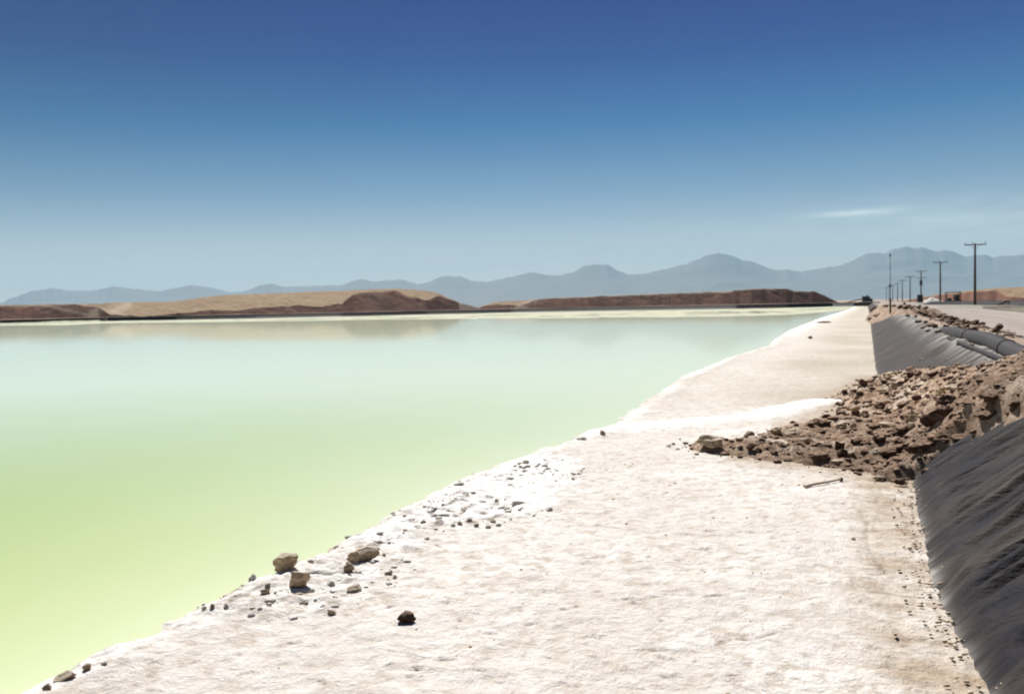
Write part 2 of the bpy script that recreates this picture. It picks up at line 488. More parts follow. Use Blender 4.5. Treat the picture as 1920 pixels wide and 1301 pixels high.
TOE_PX = [(1860, 1301), (1790, 1180), (1750, 1080), (1722, 960), (1712, 900), (1660, 740), (1640, 690), (1632, 610), (1630, 590)]
_tp = [at_z(a, b, 0.05) for a, b in TOE_PX]
_tp.sort(key=lambda v: v.y)
TO_Y = np.array([-40.0, 0.0] + [v.y for v in _tp] + [400.0])
TO_X = np.array([_tp[0].x + 0.05, _tp[0].x + 0.02] + [v.x for v in _tp] + [_tp[-1].x])
END_Y = float(at_z(1650, 573.5, 0.05).y)

def xshore(y): return np.interp(y, SH_Y, SH_X)
def xtoe(y): return np.interp(y, TO_Y, TO_X)

CREST = 0.92
def bank_z(X, Y):
    u = X - xtoe(Y)
    up = 0.03 + 0.665 * u
    top = CREST + 0.03 * pn(X * 0.8, Y * 0.25, 4) - 0.10 * sstep(1.9, 3.0, u) * 2.3
    k = 0.10
    h = np.clip(0.5 + 0.5 * (top - up) / k, 0, 1)
    return top * (1 - h) + up * h - k * h * (1 - h)

def shelf_z(X, Y, full=False):
    d = X - xshore(Y)
    jit = 0.12 * fbm(X * 0.8, Y * 1.6, 4, 11) + 0.07 * (ridged(X * 2.2, Y * 2.2, 3, 10) - 0.5) + 0.05 * pn(X * 5, Y * 5, 12)
    dj = d + jit
    base = -0.12 + 0.16 * sstep(-0.34, 0.16, dj) + 0.022 * fbm(X * 5, Y * 5, 3, 19) * np.exp(-(dj / 0.3) ** 2)
    rim = 0.035 * np.exp(-((dj - 0.28) / 0.22) ** 2) * (0.6 + 1.2 * pn(X * 1.3, Y * 1.3, 13))
    rough = sstep(0.0, 0.2, dj)
    z = base + rim + rough * (0.013 * fbm(X * 0.9, Y * 0.9, 3, 14) + 0.010 * (ridged(X * 2.3 + 0.3 * pn(X * 2, Y * 2, 3), Y * 3.2, 3, 15) - 0.4)
                              + 0.006 * fbm(X * 11, Y * 11, 3, 17))
    return (z, dj) if full else z

def surf_z(X, Y):
    """shelf or bank, whichever is on top"""
    return np.maximum(shelf_z(X, Y), np.where(X > xtoe(Y) - 0.2, bank_z(X, Y), -9))

def hit(px, py, zf=None, tmin=1.5, tmax=400.0):
    zf = zf or surf_z
    d = ray(px, py)
    t = np.exp(np.linspace(math.log(tmin), math.log(tmax), 4000))
    x = d.x * t; y = d.y * t; z = CAM_H + d.z * t
    s = zf(x, y)
    k = np.argmax(z < s)
    if not (z < s).any(): k = -1
    return Vector((x[k], y[k], s[k])), t[k]

# dirt spill that runs over the liner on to the shelf
SPILL_PX = [(1290, 846), (1350, 852), (1440, 864), (1540, 874), (1610, 884), (1680, 902), (1722, 890), (1760, 862), (1850, 824), (1925, 795), (2050, 740),
            (2140, 700), (2100, 655), (1990, 662), (1925, 682), (1870, 694), (1800, 689), (1730, 694), (1660, 702), (1640, 706), (1600, 728), (1560, 747), (1590, 762), (1540, 790), (1480, 802), (1430, 818), (1360, 830), (1295, 834)]
SPILL = [tuple(hit(a, b)[0][:2]) for a, b in SPILL_PX]
# the second, further spill
SPILL2_PX = [(1622, 601), (1640, 606), (1662, 598), (1700, 590), (1760, 590), (1790, 586), (1740, 578), (1690, 578), (1650, 584), (1630, 592)]
SPILL2 = [tuple(hit(a, b)[0][:2]) for a, b in SPILL2_PX]
SPILL3 = [(0.0, 88), (0.4, 84), (1.2, 86), (2.2, 90), (3.3, 92), (3.4, 118), (2.2, 125), (1.0, 116), (0.1, 104)]

def spill_t(X, Y):
    w = 0.16 * fbm(X * 2.2, Y * 2.2, 4, 21)
    d = poly_sd(X, Y, SPILL) + w
    onb = sstep(-0.5, 0.8, X - xtoe(Y))
    rear = sstep(9.6, 13.5, Y - 0.35 * np.clip(X, -1, 3))
    h = (0.05 + 0.25 * onb * (1 - 0.86 * rear) * (1 - 0.6 * sstep(1.0, 2.2, X))) * sstep(0.0, 0.30, d) + 0.02 * sstep(0, 0.1, d)
    lump = 0.5 + 0.5 * ridged(X * 0.75 + 0.4 * Y * 0.2, Y * 1.1, 3, 23)
    h = h * (0.35 + 0.75 * lump) + sstep(0, 0.25, d) * (1 - 0.55 * sstep(1.6, 2.6, X)) * (1 - 0.35 * rear) * (0.055 * fbm(X * 3.2, Y * 3.2, 4, 25, 0.62) + 0.045 * (ridged(X * 4.5, Y * 5.5, 3, 28) - 0.5) + 0.02 * fbm(X * 16, Y * 16, 2, 29))
    return h, d

def spill2_t(X, Y):
    d1 = poly_sd(X, Y, SPILL2); d2 = poly_sd(X, Y, SPILL3)
    d = np.maximum(d1, d2) + 0.2 * fbm(X * 1.2, Y * 0.6, 4, 31)
    h = 0.30 * sstep(0, 0.9, d) * (0.6 + 0.9 * fbm(X * 0.9, Y * 0.35, 4, 33)) + 0.05 * sstep(0, 0.3, d)
    return h, d

def rows(a, b, k):
    n = int(math.log(b / a) / k); return a * np.exp(np.linspace(0, math.log(b / a), n))

# ------------------------------------------------------------------ salt shelf
def build_shelf():
    ys = np.concatenate([np.linspace(-20, 1.1, 40), rows(1.2, END_Y + 4, 0.0045)])
    s = np.linspace(0, 1, 360)
    Yg, S = np.meshgrid(ys, s, indexing='ij')
    x0 = xshore(Yg) - 0.7; x1 = xtoe(Yg) + 0.25
    X = x0 + (x1 - x0) * S
    z, dj = shelf_z(X, Yg, True)
    dt = xtoe(Yg) - X
    # wind-blown white salt lines and patches
    RID = [at_z(a, b)[:2] for a, b in [(1105, 819), (1200, 806), (1300, 796), (1400, 788), (1480, 770), (1545, 757), (1590, 757)]]
    rd = line_d(X, Yg, RID) + 0.12 * fbm(X * 1.5, Yg * 1.5, 3, 41)
    salt = np.exp(-(np.clip(rd, 0, 9) / 0.42) ** 2)
    z = z + 0.03 * np.exp(-(np.clip(rd, 0, 9) / 0.25) ** 2)
    P1 = [at_z(a, b)[:2] for a, b in [(640, 1035), (760, 960), (860, 905), (1000, 852), (1090, 870), (1085, 905), (1060, 955), (960, 975), (900, 1000), (800, 1010), (760, 1040)]]
    d1 = poly_sd(X, Yg, P1) + 0.25 * fbm(X * 1.5, Yg * 1.5, 4, 43)
    p1 = sstep(-0.15, 0.25, d1)
    P2 = [at_z(a, b)[:2] for a, b in [(370, 1150), (470, 1085), (540, 1050), (640, 1020), (780, 1030), (800, 1080), (740, 1130), (650, 1170), (500, 1180)]]
    d2 = poly_sd(X, Yg, P2) + 0.2 * fbm(X * 2, Yg * 2, 4, 44)
    p2 = sstep(-0.1, 0.2, d2)
    P3 = [at_z(a, b)[:2] for a, b in [(740, 985), (840, 930), (950, 935), (960, 985), (860, 1003), (760, 1015)]]
    d3 = sstep(-0.1, 0.2, poly_sd(X, Yg, P3) + 0.1 * fbm(X * 2, Yg * 2, 4, 45))
    salt = np.maximum(salt, np.maximum(p1 * 0.95, p2 * 0.5))
    salt = np.maximum(salt, 0.85 * np.exp(-((dj - 0.15) / 0.25) ** 2) * (0.7 + pn(X * 0.6, Yg * 0.3, 46)))
    far_white = sstep(18, 60, Yg) * np.exp(-((dj - 0.4) / 1.0) ** 2) * 0.7
    salt = np.clip(np.maximum(salt, far_white), 0, 1)
    z = z + p1 * (0.022 * fbm(X * 5, Yg * 5, 4, 47, 0.6) + 0.018 * (ridged(X * 3, Yg * 3, 3, 48) - 0.4))
    z = z + p2 * (0.022 * fbm(X * 7, Yg * 7, 4, 49, 0.6) + 0.01)
    z = z + d3 * 0.022 * (ridged(X * 8, Yg * 8, 2, 50) - 0.5)
    # trodden strip along the foot of the liner, and the area beyond the spill
    near = 1 - sstep(8.6, 9.6, Yg)
    st = sstep(-0.12, 0.26, 0.50 + 0.14 * fbm(X * 1.1, Yg * 1.7, 4, 51) - dt) * near
    z = z + st * (0.007 * pn(X * 1.5, Yg * 14, 52) - 0.012 + 0.006 * fbm(X * 14, Yg * 14, 3, 53))
    sd = poly_sd(X, Yg, SPILL)
    brown = np.clip(0.62 * st * (0.8 + fbm(X * 2, Yg * 4, 3, 54)) + 0.7 * np.exp(-(np.clip(-sd, 0, 9) / 0.4) ** 2) * (sd < 0.1) * (X > xshore(Yg) + 2.2), 0, 0.9)
    peach = sstep(12.0, 16.0, Yg) * (0.35 + 0.65 * sstep(0.2, 0.75, (X - xshore(Yg)) / (xtoe(Yg) - xshore(Yg)))) * (0.8 + 0.5 * pn(X * 0.4, Yg * 0.25, 55))
    # short rifts and small ledges in the crust, their shade painted dark
    rift = ridged(X * 1.1 + 0.5 * pn(X, Yg, 57), Yg * 1.9 + 0.7 * pn(X * 0.7, Yg * 0.7, 58), 1, 59)
    patch = sstep(0.12, 0.3, pn(X * 0.9, Yg * 1.2, 60))
    dark = sstep(1.52, 1.66, rift * 1.75) * patch * sstep(0.1, 0.3, dj)
    z = z - 0.012 * dark
    rr = np.random.default_rng(21)
    marks = [(x_, y_, rr.uniform(0.012, 0.06) * (0.5 + 0.09 * y_), rr.uniform(0.004, 0.009), rr.normal(0.35, 0.3)) for x_, y_ in zip(rr.uniform(-3.2, 0.4, 520), 2.4 + 8.5 * rr.uniform(0, 1, 520) ** 1.2)]
    for (a_, b_, l_) in [(1165, 975, .10), (1475, 955, .12), (1505, 1008, .16), (1435, 1008, .12), (1390, 1035, .18), (1325, 1040, .14), (1280, 985, .10), (1325, 1133, .10), (1345, 1132, .10), (1185, 1138, .22), (920, 1200, .14), (1110, 1208, .16), (1060, 1155, .12), (1050, 1188, .12), (1510, 1242, .08), (1455, 1280, .12), (1375, 1285, .14), (1255, 1283, .14), (1140, 1258, .08), (785, 1270, .10), (835, 1252, .12), (1600, 1135, .10), (1635, 1120, .10), (1440, 712, .25), (1545, 838 + 70, .1)]:
        q_ = at_z(a_, b_); marks.append((q_.x, q_.y, l_ * 0.33, 0.010, 0.37))
    ysx = ys
    for (mx, my, ml, mw, ma) in marks:
        j0, j1 = np.searchsorted(ysx, [my - ml - 0.08, my + ml + 0.08])
        if j1 <= j0: continue
        dx = X[j0:j1] - mx; dy = Yg[j0:j1] - my
        aa = dx * math.cos(ma) + dy * math.sin(ma); bb = -dx * math.sin(ma) + dy * math.cos(ma) + 0.02 * pn(aa * 14, aa * 0 + mx * 9, 64)
        gm = np.exp(-(aa / ml) ** 4) * np.exp(-(bb / mw) ** 2)
        z[j0:j1] += -0.007 * gm + 0.007 * np.exp(-(aa / ml) ** 4) * np.exp(-((bb - 2.2 * mw) / (1.3 * mw)) ** 2)
        dark[j0:j1] = np.maximum(dark[j0:j1], gm * (0.35 + 0.6 * (pn(aa * 30, bb * 30, 65) > -0.05)))  # shade under each little ledge painted into the mask
    for CR in ([(1180, 1236), (1240, 1233), (1300, 1240), (1340, 1224), (1382, 1208), (1420, 1212), (1462, 1197), (1500, 1190)], [(1480, 1095), (1560, 1093), (1620, 1096), (1680, 1090)], [(1150, 1140), (1210, 1138), (1255, 1128), (1300, 1130)], [(1600, 950), (1625, 985), (1630, 1040), (1660, 1080), (1640, 1085)], [(200, 1215), (280, 1200), (330, 1185)]):
        cd = line_d(X, Yg, [at_z(a_, b_)[:2] for a_, b_ in CR]) + 0.012 * pn(X * 9, Yg * 9, 66)
        gm = np.exp(-(np.clip(cd, 0, 9) / 0.011) ** 2); z = z - 0.007 * gm
        dark = np.maximum(dark, gm * 0.8 * sstep(-0.25, 0.25, pn(X * 6, Yg * 6, 67)))
    dark = np.maximum(dark, np.maximum(d3 * sstep(0.1, 0.3, pn(X * 9, Yg * 9, 61)), p2 * 0.9 * sstep(0.15, 0.35, pn(X * 7, Yg * 7, 62))))
    wet = np.exp(-((dj + 0.03) / 0.045) ** 2) * sstep(-0.2, 0.25, pn(X * 1.6, Yg * 1.6, 63)) * (1 - sstep(14, 30, Yg))
    dark = np.maximum(dark, 0.75 * wet)
    me = grid_mesh('salt_shelf', X, Yg, z, {'salt': salt, 'brown': brown, 'peach': np.clip(peach, 0, 1), 'dark': dark})
    o = link('salt_shelf_ground', me, M_SALT)
    tag(o, 'crusted off white salt shelf between the brine and the liner', kind='structure')
build_shelf()

# ------------------------------------------------------------------ liner on the bank
def build_liner():
    ys = np.concatenate([np.linspace(-20, 1.1, 60), rows(1.2, END_Y, 0.0038)])
    u = np.linspace(-0.06, 1.75, 250)
    Y, U = np.meshgrid(ys, u, indexing='ij')
    edge = 0.035 * fbm(Y * 1.3, Y * 0 + 3.3, 4, 71)
    X = xtoe(Y) + U + edge * np.clip(1 - U * 2, 0, 1)
    z = bank_z(X, Y)
    near = 1 - sstep(9, 16, Y)
    ww = Y - 0.45 * U + 0.22 * pn(X * 0.9, Y * 0.9, 72) + 0.10 * (Y - 6.5) * sstep(0.2, 1.4, U) * near
    amp = (0.055 + 0.03 * sstep(-0.25, 0.35, pn(Y * 0.5, X * 0.7, 73))) * (0.05 + 0.95 * near) * sstep(0.0, 0.15, U)
    f1 = np.sqrt(pn(ww * 4.2, X * 0.55 + 3, 74) ** 2 + 0.006) * 2.0
    gs = np.sin(ww * 30 + 4.5 * pn(X * 1.1, Y * 1.3, 68) + 2.0 * pn(ww * 3, X * 2.0, 69)) * (0.4 + 1.4 * np.clip(pn(X * 1.3, ww * 2.0, 70) + 0.3, 0, 1))
    f2 = np.abs(pn(ww * 6.5 + 9, X * 1.6, 75)) * 2.0
    f3 = pn(ww * 1.2, X * 0.5, 77)
    z = z + 0.024 * gs * near * sstep(0.05, 0.25, U) + amp * (1.0 - f1) * 0.8 + amp * 0.25 * (1 - f2) + 0.05 * near * f3 * sstep(0, 0.4, U) + 0.004 * fbm(X * 9, Y * 9, 3, 76)
    z = z + 0.035 * (1 - near) * fbm(X * 0.8, Y * 0.5, 3, 78) * sstep(0.1, 0.5, U)
    # a lifted crease near the crest
    c = hit(1762, 662)[0]
    dd = np.abs((Y - c.y) + 0.9 * (X - c.x) ** 2)
    z = z + 0.13 * np.exp(-(dd / 0.16) ** 2) * np.exp(-((X - c.x) / 0.45) ** 2)
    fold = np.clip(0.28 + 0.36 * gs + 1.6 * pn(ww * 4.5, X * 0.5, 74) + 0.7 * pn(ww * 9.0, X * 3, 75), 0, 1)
    dust_fold_shade = 0.02 + 1.0 * near * fold ** 2 * sstep(-0.3, 0.3, pn(X * 0.6, Y * 0.5, 80)) + (0.42 + 0.05 * fold) * (1 - near) + 0.30 * np.exp(-(U / 0.10) ** 2) + 0.25 * sstep(1.0, 1.5, U) * (1 - near)  # real dust, plus near-fold shading painted in: dark valleys, pale crests
    dust_fold_shade = np.clip(dust_fold_shade + 0.25 * fbm(X, Y * 0.6, 3, 79), 0, 1)
    salt = np.clip((1 - near) * sstep(0.85, 1.5, U) * 0.7 + 0.55 * np.exp(-((U + 0.03) / 0.05) ** 2), 0, 1)
    o = link('pond_liner', grid_mesh('pond_liner', X, Y, z, {'dust_fold_shade': dust_fold_shade, 'salt': salt}), M_LINER)
    tag(o, 'wrinkled dark grey plastic liner draped down the bank beside the salt shelf', 'liner')
build_liner()

def top_z(X, Y):
    """soil between the liner and the road"""
    z = bank_z(X, Y)
    u = X - xtoe(Y)
    wr = np.exp(-((X - 3.15 - 0.3 * pn(Y * 0.2, 0 * Y, 81)) / 0.38) ** 2) * sstep(24, 30, Y) * (0.75 + 0.9 * pn(Y * 0.35, X * 0.8, 82))
    z = z + 0.20 * np.clip(wr, 0, 2) + 0.02 * fbm(X * 2.5, Y * 2.5, 4, 83)
    # trench behind the liner edge where the pipe lies
    z = z - 0.12 * np.exp(-((X - 2.05) / 0.14) ** 2) * sstep(12, 15, Y)
    dip = sstep(3.3, 4.3, X)
    return z * (1 - dip) + dip * 0.62

def build_bank_top():
    ys = np.concatenate([np.linspace(-20, 1.1, 30), rows(1.2, END_Y, 0.006)])
    s = np.linspace(0, 1, 110)
    Y, S = np.meshgrid(ys, s, indexing='ij')
    X = (xtoe(Y) + 1.55) + (4.4 - xtoe(Y) - 1.55) * S
    z = top_z(X, Y) - 0.06 * (1 - sstep(0, 0.1, S))
    o = link('bank_soil', grid_mesh('bank_soil', X, Y, z), M_BANK)
    tag(o, 'bumpy brown soil along the top of the bank beside the road', kind='structure')
build_bank_top()

def full_z(X, Y):
    """everything one could stand on at the right-hand bank"""
    X = np.asarray(X, float); Y = np.asarray(Y, float)
    b = surf_z(X, Y)
    b = np.where(X > xtoe(Y) + 1.6, top_z(X, Y), b)
    h1, d1 = spill_t(X, Y); h2, d2 = spill2_t(X, Y)
    b = b + np.where((d1 > 0), h1, 0) + np.where(d2 > 0, h2, 0)
    return np.where(X > 4.4, 0.65, b)

def build_spill(name, fn, x0, x1, y0, y1, nx, ny, label, cat, geo=False):
    xs = np.linspace(x0, x1, nx); ys = rows(y0, y1, math.log(y1 / y0) / ny) if geo else np.linspace(y0, y1, ny)
    Y, X = np.meshgrid(ys, xs, indexing='ij')
    b = surf_z(X, Y); b = np.where(X > xtoe(Y) + 1.6, top_z(X, Y), b)
    b = np.where(X > 4.4, 0.64, b)
    h, d = fn(X, Y)
    z = b + np.where(d > 0, h, -0.03) + 0.012
    # damp freshly dug soil low on the front of the heap
    fresh = np.clip(1.25 - (Y - 8.6 - 0.35 * np.clip(X, -3, 3)) / 4.0, 0, 1) * sstep(-2.2, -0.9, X) * (0.75 + 0.6 * fbm(X * 1.5, Y * 1.5, 3, 27)) if not geo else 0.5 + 0.5 * pn(X, Y * 0.3, 27)
    o = link(name, grid_mesh(name, X, Y, z, {'fresh': np.clip(fresh, 0, 1)}, keep=d > -0.06), M_DIRT)
    tag(o, label, cat)
build_spill('dirt_spill', spill_t, -3.6, 5.6, 7.6, 24, 400, 680, 'rough brown dirt spill with clods running over the liner onto the salt shelf', 'dirt heap')
build_spill('dirt_spill', spill2_t, -0.6, 4.6, 45, 130, 90, 260, 'far low dirt spill crossing the liner near the thin mast', 'dirt heap', True)

# ------------------------------------------------------------------ brine, far shore, ground
FAR_SHORE_PX = [(-700, 628), (-300, 619), (-20, 610), (120, 610), (200, 606), (330, 605), (480, 603), (640, 601), (800, 599), (960, 598), (1100, 597), (1250, 596), (1380, 594), (1480, 591), (1560, 585), (1600, 579), (1650, 577)]
BANK_TOE_PX = [(-700, 625), (-300, 617), (-20, 608.5), (80, 606), (200, 602), (330, 600), (480, 597), (640, 593.5), (800, 589.5), (960, 586), (1100, 583.5), (1250, 581), (1380, 579), (1480, 577), (1560, 575), (1600, 574.5), (1650, 573.5)]
def sample_poly(pts, n):
    pts = np.array([[p[0], p[1]] for p in pts]); L = np.concatenate([[0], np.cumsum(np.hypot(*np.diff(pts, axis=0).T))])
    t = np.linspace(0, 1, n) * L[-1]
    return np.stack([np.interp(t, L, pts[:, 0]), np.interp(t, L, pts[:, 1])], 1)
def px_poly(pts, n, z):
    a = np.array(pts, float); x = np.linspace(a[0, 0], a[-1, 0], n); y = np.interp(x, a[:, 0], a[:, 1])
    return np.array([at_z(p, q, z)[:2] for p, q in zip(x, y)])
NF = 700
FS = px_poly(FAR_SHORE_PX, NF, 0.0)
BT = px_poly(BANK_TOE_PX, NF, 0.05)

def build_water():
    # near sheet: fan of rows from behind the camera to beyond the far shore
    ys = np.concatenate([np.linspace(-60, -1, 12), rows(0.5, 460, 0.03)])
    s = np.linspace(0, 1, 120) ** 2
    Y, S = np.meshgrid(ys, s, indexing='ij')
    xr = np.where(Y < END_Y, xshore(Y) + 1.2, xshore(Y) + 1.2)
    X = xr - S * 520
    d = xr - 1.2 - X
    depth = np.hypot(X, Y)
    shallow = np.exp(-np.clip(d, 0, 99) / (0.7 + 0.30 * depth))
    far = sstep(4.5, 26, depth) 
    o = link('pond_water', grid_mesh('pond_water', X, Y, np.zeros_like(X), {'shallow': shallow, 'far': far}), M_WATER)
    tag(o, 'still milky pond of pale green brine', kind='structure')
build_water()

def build_far_shore():
    t = np.linspace(0, 1, 26)
    T, _ = np.meshgrid(t, np.arange(NF), indexing='xy')
    A = FS[:, None, :] * (1 - T[..., None]) + BT[:, None, :] * T[..., None]
    X, Y = A[..., 0], A[..., 1]
    ar = np.arange(NF)[:, None] / 40.0
    z = 0.05 * fbm(ar * 0.8 + 0 * T, T * 6 + 0.3 * ar, 3, 91) + 0.03 * fbm(ar * 3 + 0 * T, T * 14, 2, 93) - 0.006 + 0.04 * T
    z = z + 0.05 * sstep(0.02, 0.12, T) * np.exp(-((T - 0.12) / 0.07) ** 2) - 0.05 * (T < 0.01)
    o = link('far_salt_flat', grid_mesh('far_salt_flat', X, Y, z), M_FARSALT)
    tag(o, 'white and green streaked salt flat along the far shore', kind='structure')
    # far bank: pale ledge, black liner face, pale crest
    d = -(FS - np.array([0, 0])); out = BT / np.hypot(BT[:, 0], BT[:, 1])[:, None]
    def strip(offs, zs, name, mat, i0=0, i1=NF, jig=0.0, **kw):
        Xs = []; Zs = []
        for o_, z_ in zip(offs, zs):
            P = BT[i0:i1] + out[i0:i1] * o_
            Xs.append(P); Zs.append(z_ + jig * fbm(np.arange(i0, i1) * 0.05, 0 * np.arange(i0, i1) + z_ * 9, 3, 92))
        Xa = np.stack([p[:, 0] for p in Xs], 1); Ya = np.stack([p[:, 1] for p in Xs], 1); Za = np.stack(Zs, 1)
        ob = link(name, grid_mesh(name, Xa, Ya, Za), mat); tag(ob, **kw); return ob
    i0 = int(NF * (170 + 700) / 2300)
    strip([-0.6, 0, 1.0], [-0.1, 0.03, 1.08], 'far_bank_liner', M_BLACKLINER, i0, NF, 0.04, label='thin black liner strip along the bank on the far side of the brine', cat='liner')
    strip([-0.6, 0.0, 0.8], [-0.1, 0.12, 0.5], 'far_bank', M_FARSALT, 0, i0 + 1, 0.25, label='pale salty bank at the left end of the far shore', kind='structure')
    strip([1.0, 1.3, 4.5, 14.0], [1.06, 1.15, 1.0, 0.55], 'far_bank_crest', M_GROUND, 0, NF, 0.06, label='pale dirt crest of the far bank', kind='structure')
    return out
OUT = build_far_shore()

def build_ground():
    inner = []
    far_in = BT + OUT * 2.0
    for p in far_in[::4]: inner.append((p[0], p[1]))
    last = inner[-1]
    # right-hand bank, going back past the camera, then round the left side
    for y in np.linspace(END_Y - 1, -60, 30): inner.append((2.6, float(y)))
    for x in np.linspace(0, -300, 12): inner.append((float(x), -60.0))
    inner = np.array(inner); c = np.array([-40.0, 60.0])
    ang = np.unwrap(np.arctan2(inner[:, 1] - c[1], inner[:, 0] - c[0]))
    k = np.concatenate([[0], np.geomspace(4, 16000, 40)])
    n = len(inner)
    dirs = (inner - c); ln = np.hypot(dirs[:, 0], dirs[:, 1])[:, None]; dirs = dirs / ln
    X = inner[:, None, 0] + dirs[:, None, 0] * k[None, :]; Y = inner[:, None, 1] + dirs[:, None, 1] * k[None, :]
    X = np.vstack([X, X[:1]]); Y = np.vstack([Y, Y[:1]])
    Z = np.full_like(X, 0.55)
    o = link('ground', grid_mesh('ground', X, Y, Z), M_GROUND)
    tag(o, kind='structure')
build_ground()

# road, verge
def ribbon(name, x0, x1, y0, y1, z, mat, nx=24, edge=0.15, seed=0, **kw):
    ys = np.concatenate([np.linspace(y0, 1, 10), rows(1.2, y1, 0.02)])
    s = np.linspace(0, 1, nx); Y, S = np.meshgrid(ys, s, indexing='ij')
    X = x0 + (x1 - x0) * S + edge * fbm(Y * 0.3, S * 0 + seed, 3, 95) * (np.abs(S - 0.5) * 2) ** 4
    Z = z + 0.02 * np.sin(S * math.pi)
    if name == 'gravel_road':
        Z = Z - 0.025 * (np.exp(-((X - 5.3) / 0.3) ** 2) + np.exp(-((X - 7.2) / 0.3) ** 2)) + 0.012 * fbm(X * 0.8, Y * 0.5, 3, 96)
    o = link(name, grid_mesh(name, X, Y, Z), mat); tag(o, kind='structure', **kw); return o
ribbon('gravel_road', 3.9, 9.6, -20, 900, 0.64, M_ROAD, 60, 0.5, 1)
ribbon('road_verge', 9.3, 15.0, -20, 900, 0.625, M_VERGE, 12, 0.8, 2)

# second pond to the right of the road with its black-lined bank
def build_second_pond():
    a = [at_z(x, y, 0.6) for x, y in [(1842, 579.0), (1925, 587), (2300, 622)]]
    b = [at_z(x, y, 0.6) for x, y in [(1842, 575.0), (1925, 573), (2300, 572)]]
    V = []; F = []
    n = 30
    pa = sample_poly(a, n); pb = sample_poly(b, n)
    t = np.linspace(0, 1, 8)
    X = pa[:, None, 0] * (1 - t) + pb[:, None, 0] * t; Y = pa[:, None, 1] * (1 - t) + pb[:, None, 1] * t
    o = link('second_pond_water', grid_mesh('second_pond_water', X, Y, np.full_like(X, 0.66), {'shallow': X * 0, 'far': X * 0 + 0.5}), M_WATER2)
    tag(o, 'dull green water of a second pond beyond the road', kind='structure')
    c = sample_poly([at_z(x, y, 0.6) for x, y in [(1722, 571.5), (1800, 571.8), (1925, 571.5), (2300, 571)]], 60)
    out = c / np.hypot(c[:, 0], c[:, 1])[:, None]
    P = [c, c + out * 1.2, c + out * 3.5, c + out * 5.5]; zz = [0.5, 1.12, 1.18, 0.5]
    taper = np.clip(np.arange(60) / 6.0, 0.25, 1)[:, None]
    X = np.stack([p[:, 0] for p in P], 1); Y = np.stack([p[:, 1] for p in P], 1)
    Z = 0.5 + (np.array(zz)[None, :] - 0.5) * taper + 0.04 * pn(X * 0.3, Y * 0.3, 97)
    o = link('far_bank_liner', grid_mesh('far_bank_liner', X, Y, Z), M_BLACKLINER)
    tag(o, 'black lined low bank of the second pond right of the road', 'liner')
build_second_pond()

# ------------------------------------------------------------------ spoil heaps (terrain)
def build_heap(name, crest, depth, frac, seed, label, pale=None, back=40.0, nx=420):
    a = np.array(crest, float)
    px = np.linspace(a[0, 0], a[-1, 0], nx); py = np.interp(px, a[:, 0], a[:, 1])
    py = py + 0.7 * fbm(px * 0.06, px * 0 + seed, 3, seed)
    dp = np.interp(px, *np.array(depth, float).T)
    fr = np.clip(np.interp(px, *np.array(frac, float).T) + 0.05 * fbm(px * 0.035, px * 0 + 3, 3, seed + 5), 0.03, 0.97)
    C = np.array([at_depth(p, q, d)[:] for p, q, d in zip(px, py, dp)])
    H = np.maximum(C[:, 2] - 0.55, 0.02)
    dirv = C[:, :2] / np.hypot(C[:, 0], C[:, 1])[:, None]
    run_low = fr * H / math.tan(R(39)); run_up = (1 - fr) * H / math.tan(R(17))
    T = np.linspace(0, 1, 70)
    prof_r = []; X = np.zeros((nx, 70 + 12)); Y = X.copy(); Z = X.copy(); S = X.copy()
    for j, t in enumerate(T):
        if t < 0.5:
            q = t / 0.5; r = run_up + run_low * (1 - q); z = H * fr * q; st = 1.0
        else:
            q = (t - 0.5) / 0.5; r = run_up * (1 - q); z = H * (fr + (1 - fr) * q); st = 0.0
        S[:, j] = st; X[:, j] = C[:, 0] - dirv[:, 0] * r; Y[:, j] = C[:, 1] - dirv[:, 1] * r; Z[:, j] = 0.5 + z
    # soften the break of slope
    for _ in range(14):
        Z[:, 1:69] = 0.25 * Z[:, 0:68] + 0.5 * Z[:, 1:69] + 0.25 * Z[:, 2:70]
    g = np.clip(H / 5, 0, 1)[:, None]
    w = np.sin(np.clip(T, 0, 1) * math.pi)[None, :]
    along = px[:, None] * 0.12 * np.mean(dp) / 300.0
    Z[:, :70] += g * w * (0.5 * fbm(X[:, :70] * 0.10, Y[:, :70] * 0.10, 4, seed + 9) + 0.25 * (ridged(X[:, :70] * 0.3, Y[:, :70] * 0.3, 3, seed + 12) - 0.5))
    for j in range(12):
        q = (j + 1) / 12.0
        X[:, 70 + j] = C[:, 0] + dirv[:, 0] * back * q; Y[:, 70 + j] = C[:, 1] + dirv[:, 1] * back * q
        Z[:, 70 + j] = 0.5 + H * (1 - 0.02 * q if q < 0.6 else (1 - 0.02 * q) * (1 - (q - 0.6) / 0.4) ) + g[:, 0] * 0.2 * pn(px * 0.1, q * 5, seed)
    Pl = np.zeros_like(X)
    if pale:
        TT = np.tile(np.concatenate([T, np.ones(12)]), (nx, 1)); PX = np.tile(px[:, None], (1, 82))
        for (x0, t0, x1, t1, w_, s_) in pale:
            k = np.clip(((PX - x0) / (x1 - x0)), 0, 1)
            tt = t0 + (t1 - t0) * k
            inside = (PX >= min(x0, x1)) & (PX <= max(x0, x1))
            Pl = np.maximum(Pl, np.where(inside, s_ * np.exp(-((TT - tt) / w_) ** 2), 0))
    # upper dust also hangs in streaks on the steep face
    S = np.clip(S + 0.0, 0, 1)
    o = link(name, grid_mesh(name, X, Y, Z, {'steep': S, 'pale': np.clip(Pl, 0, 1)}), M_HILL)
    tag(o, label, kind='structure')
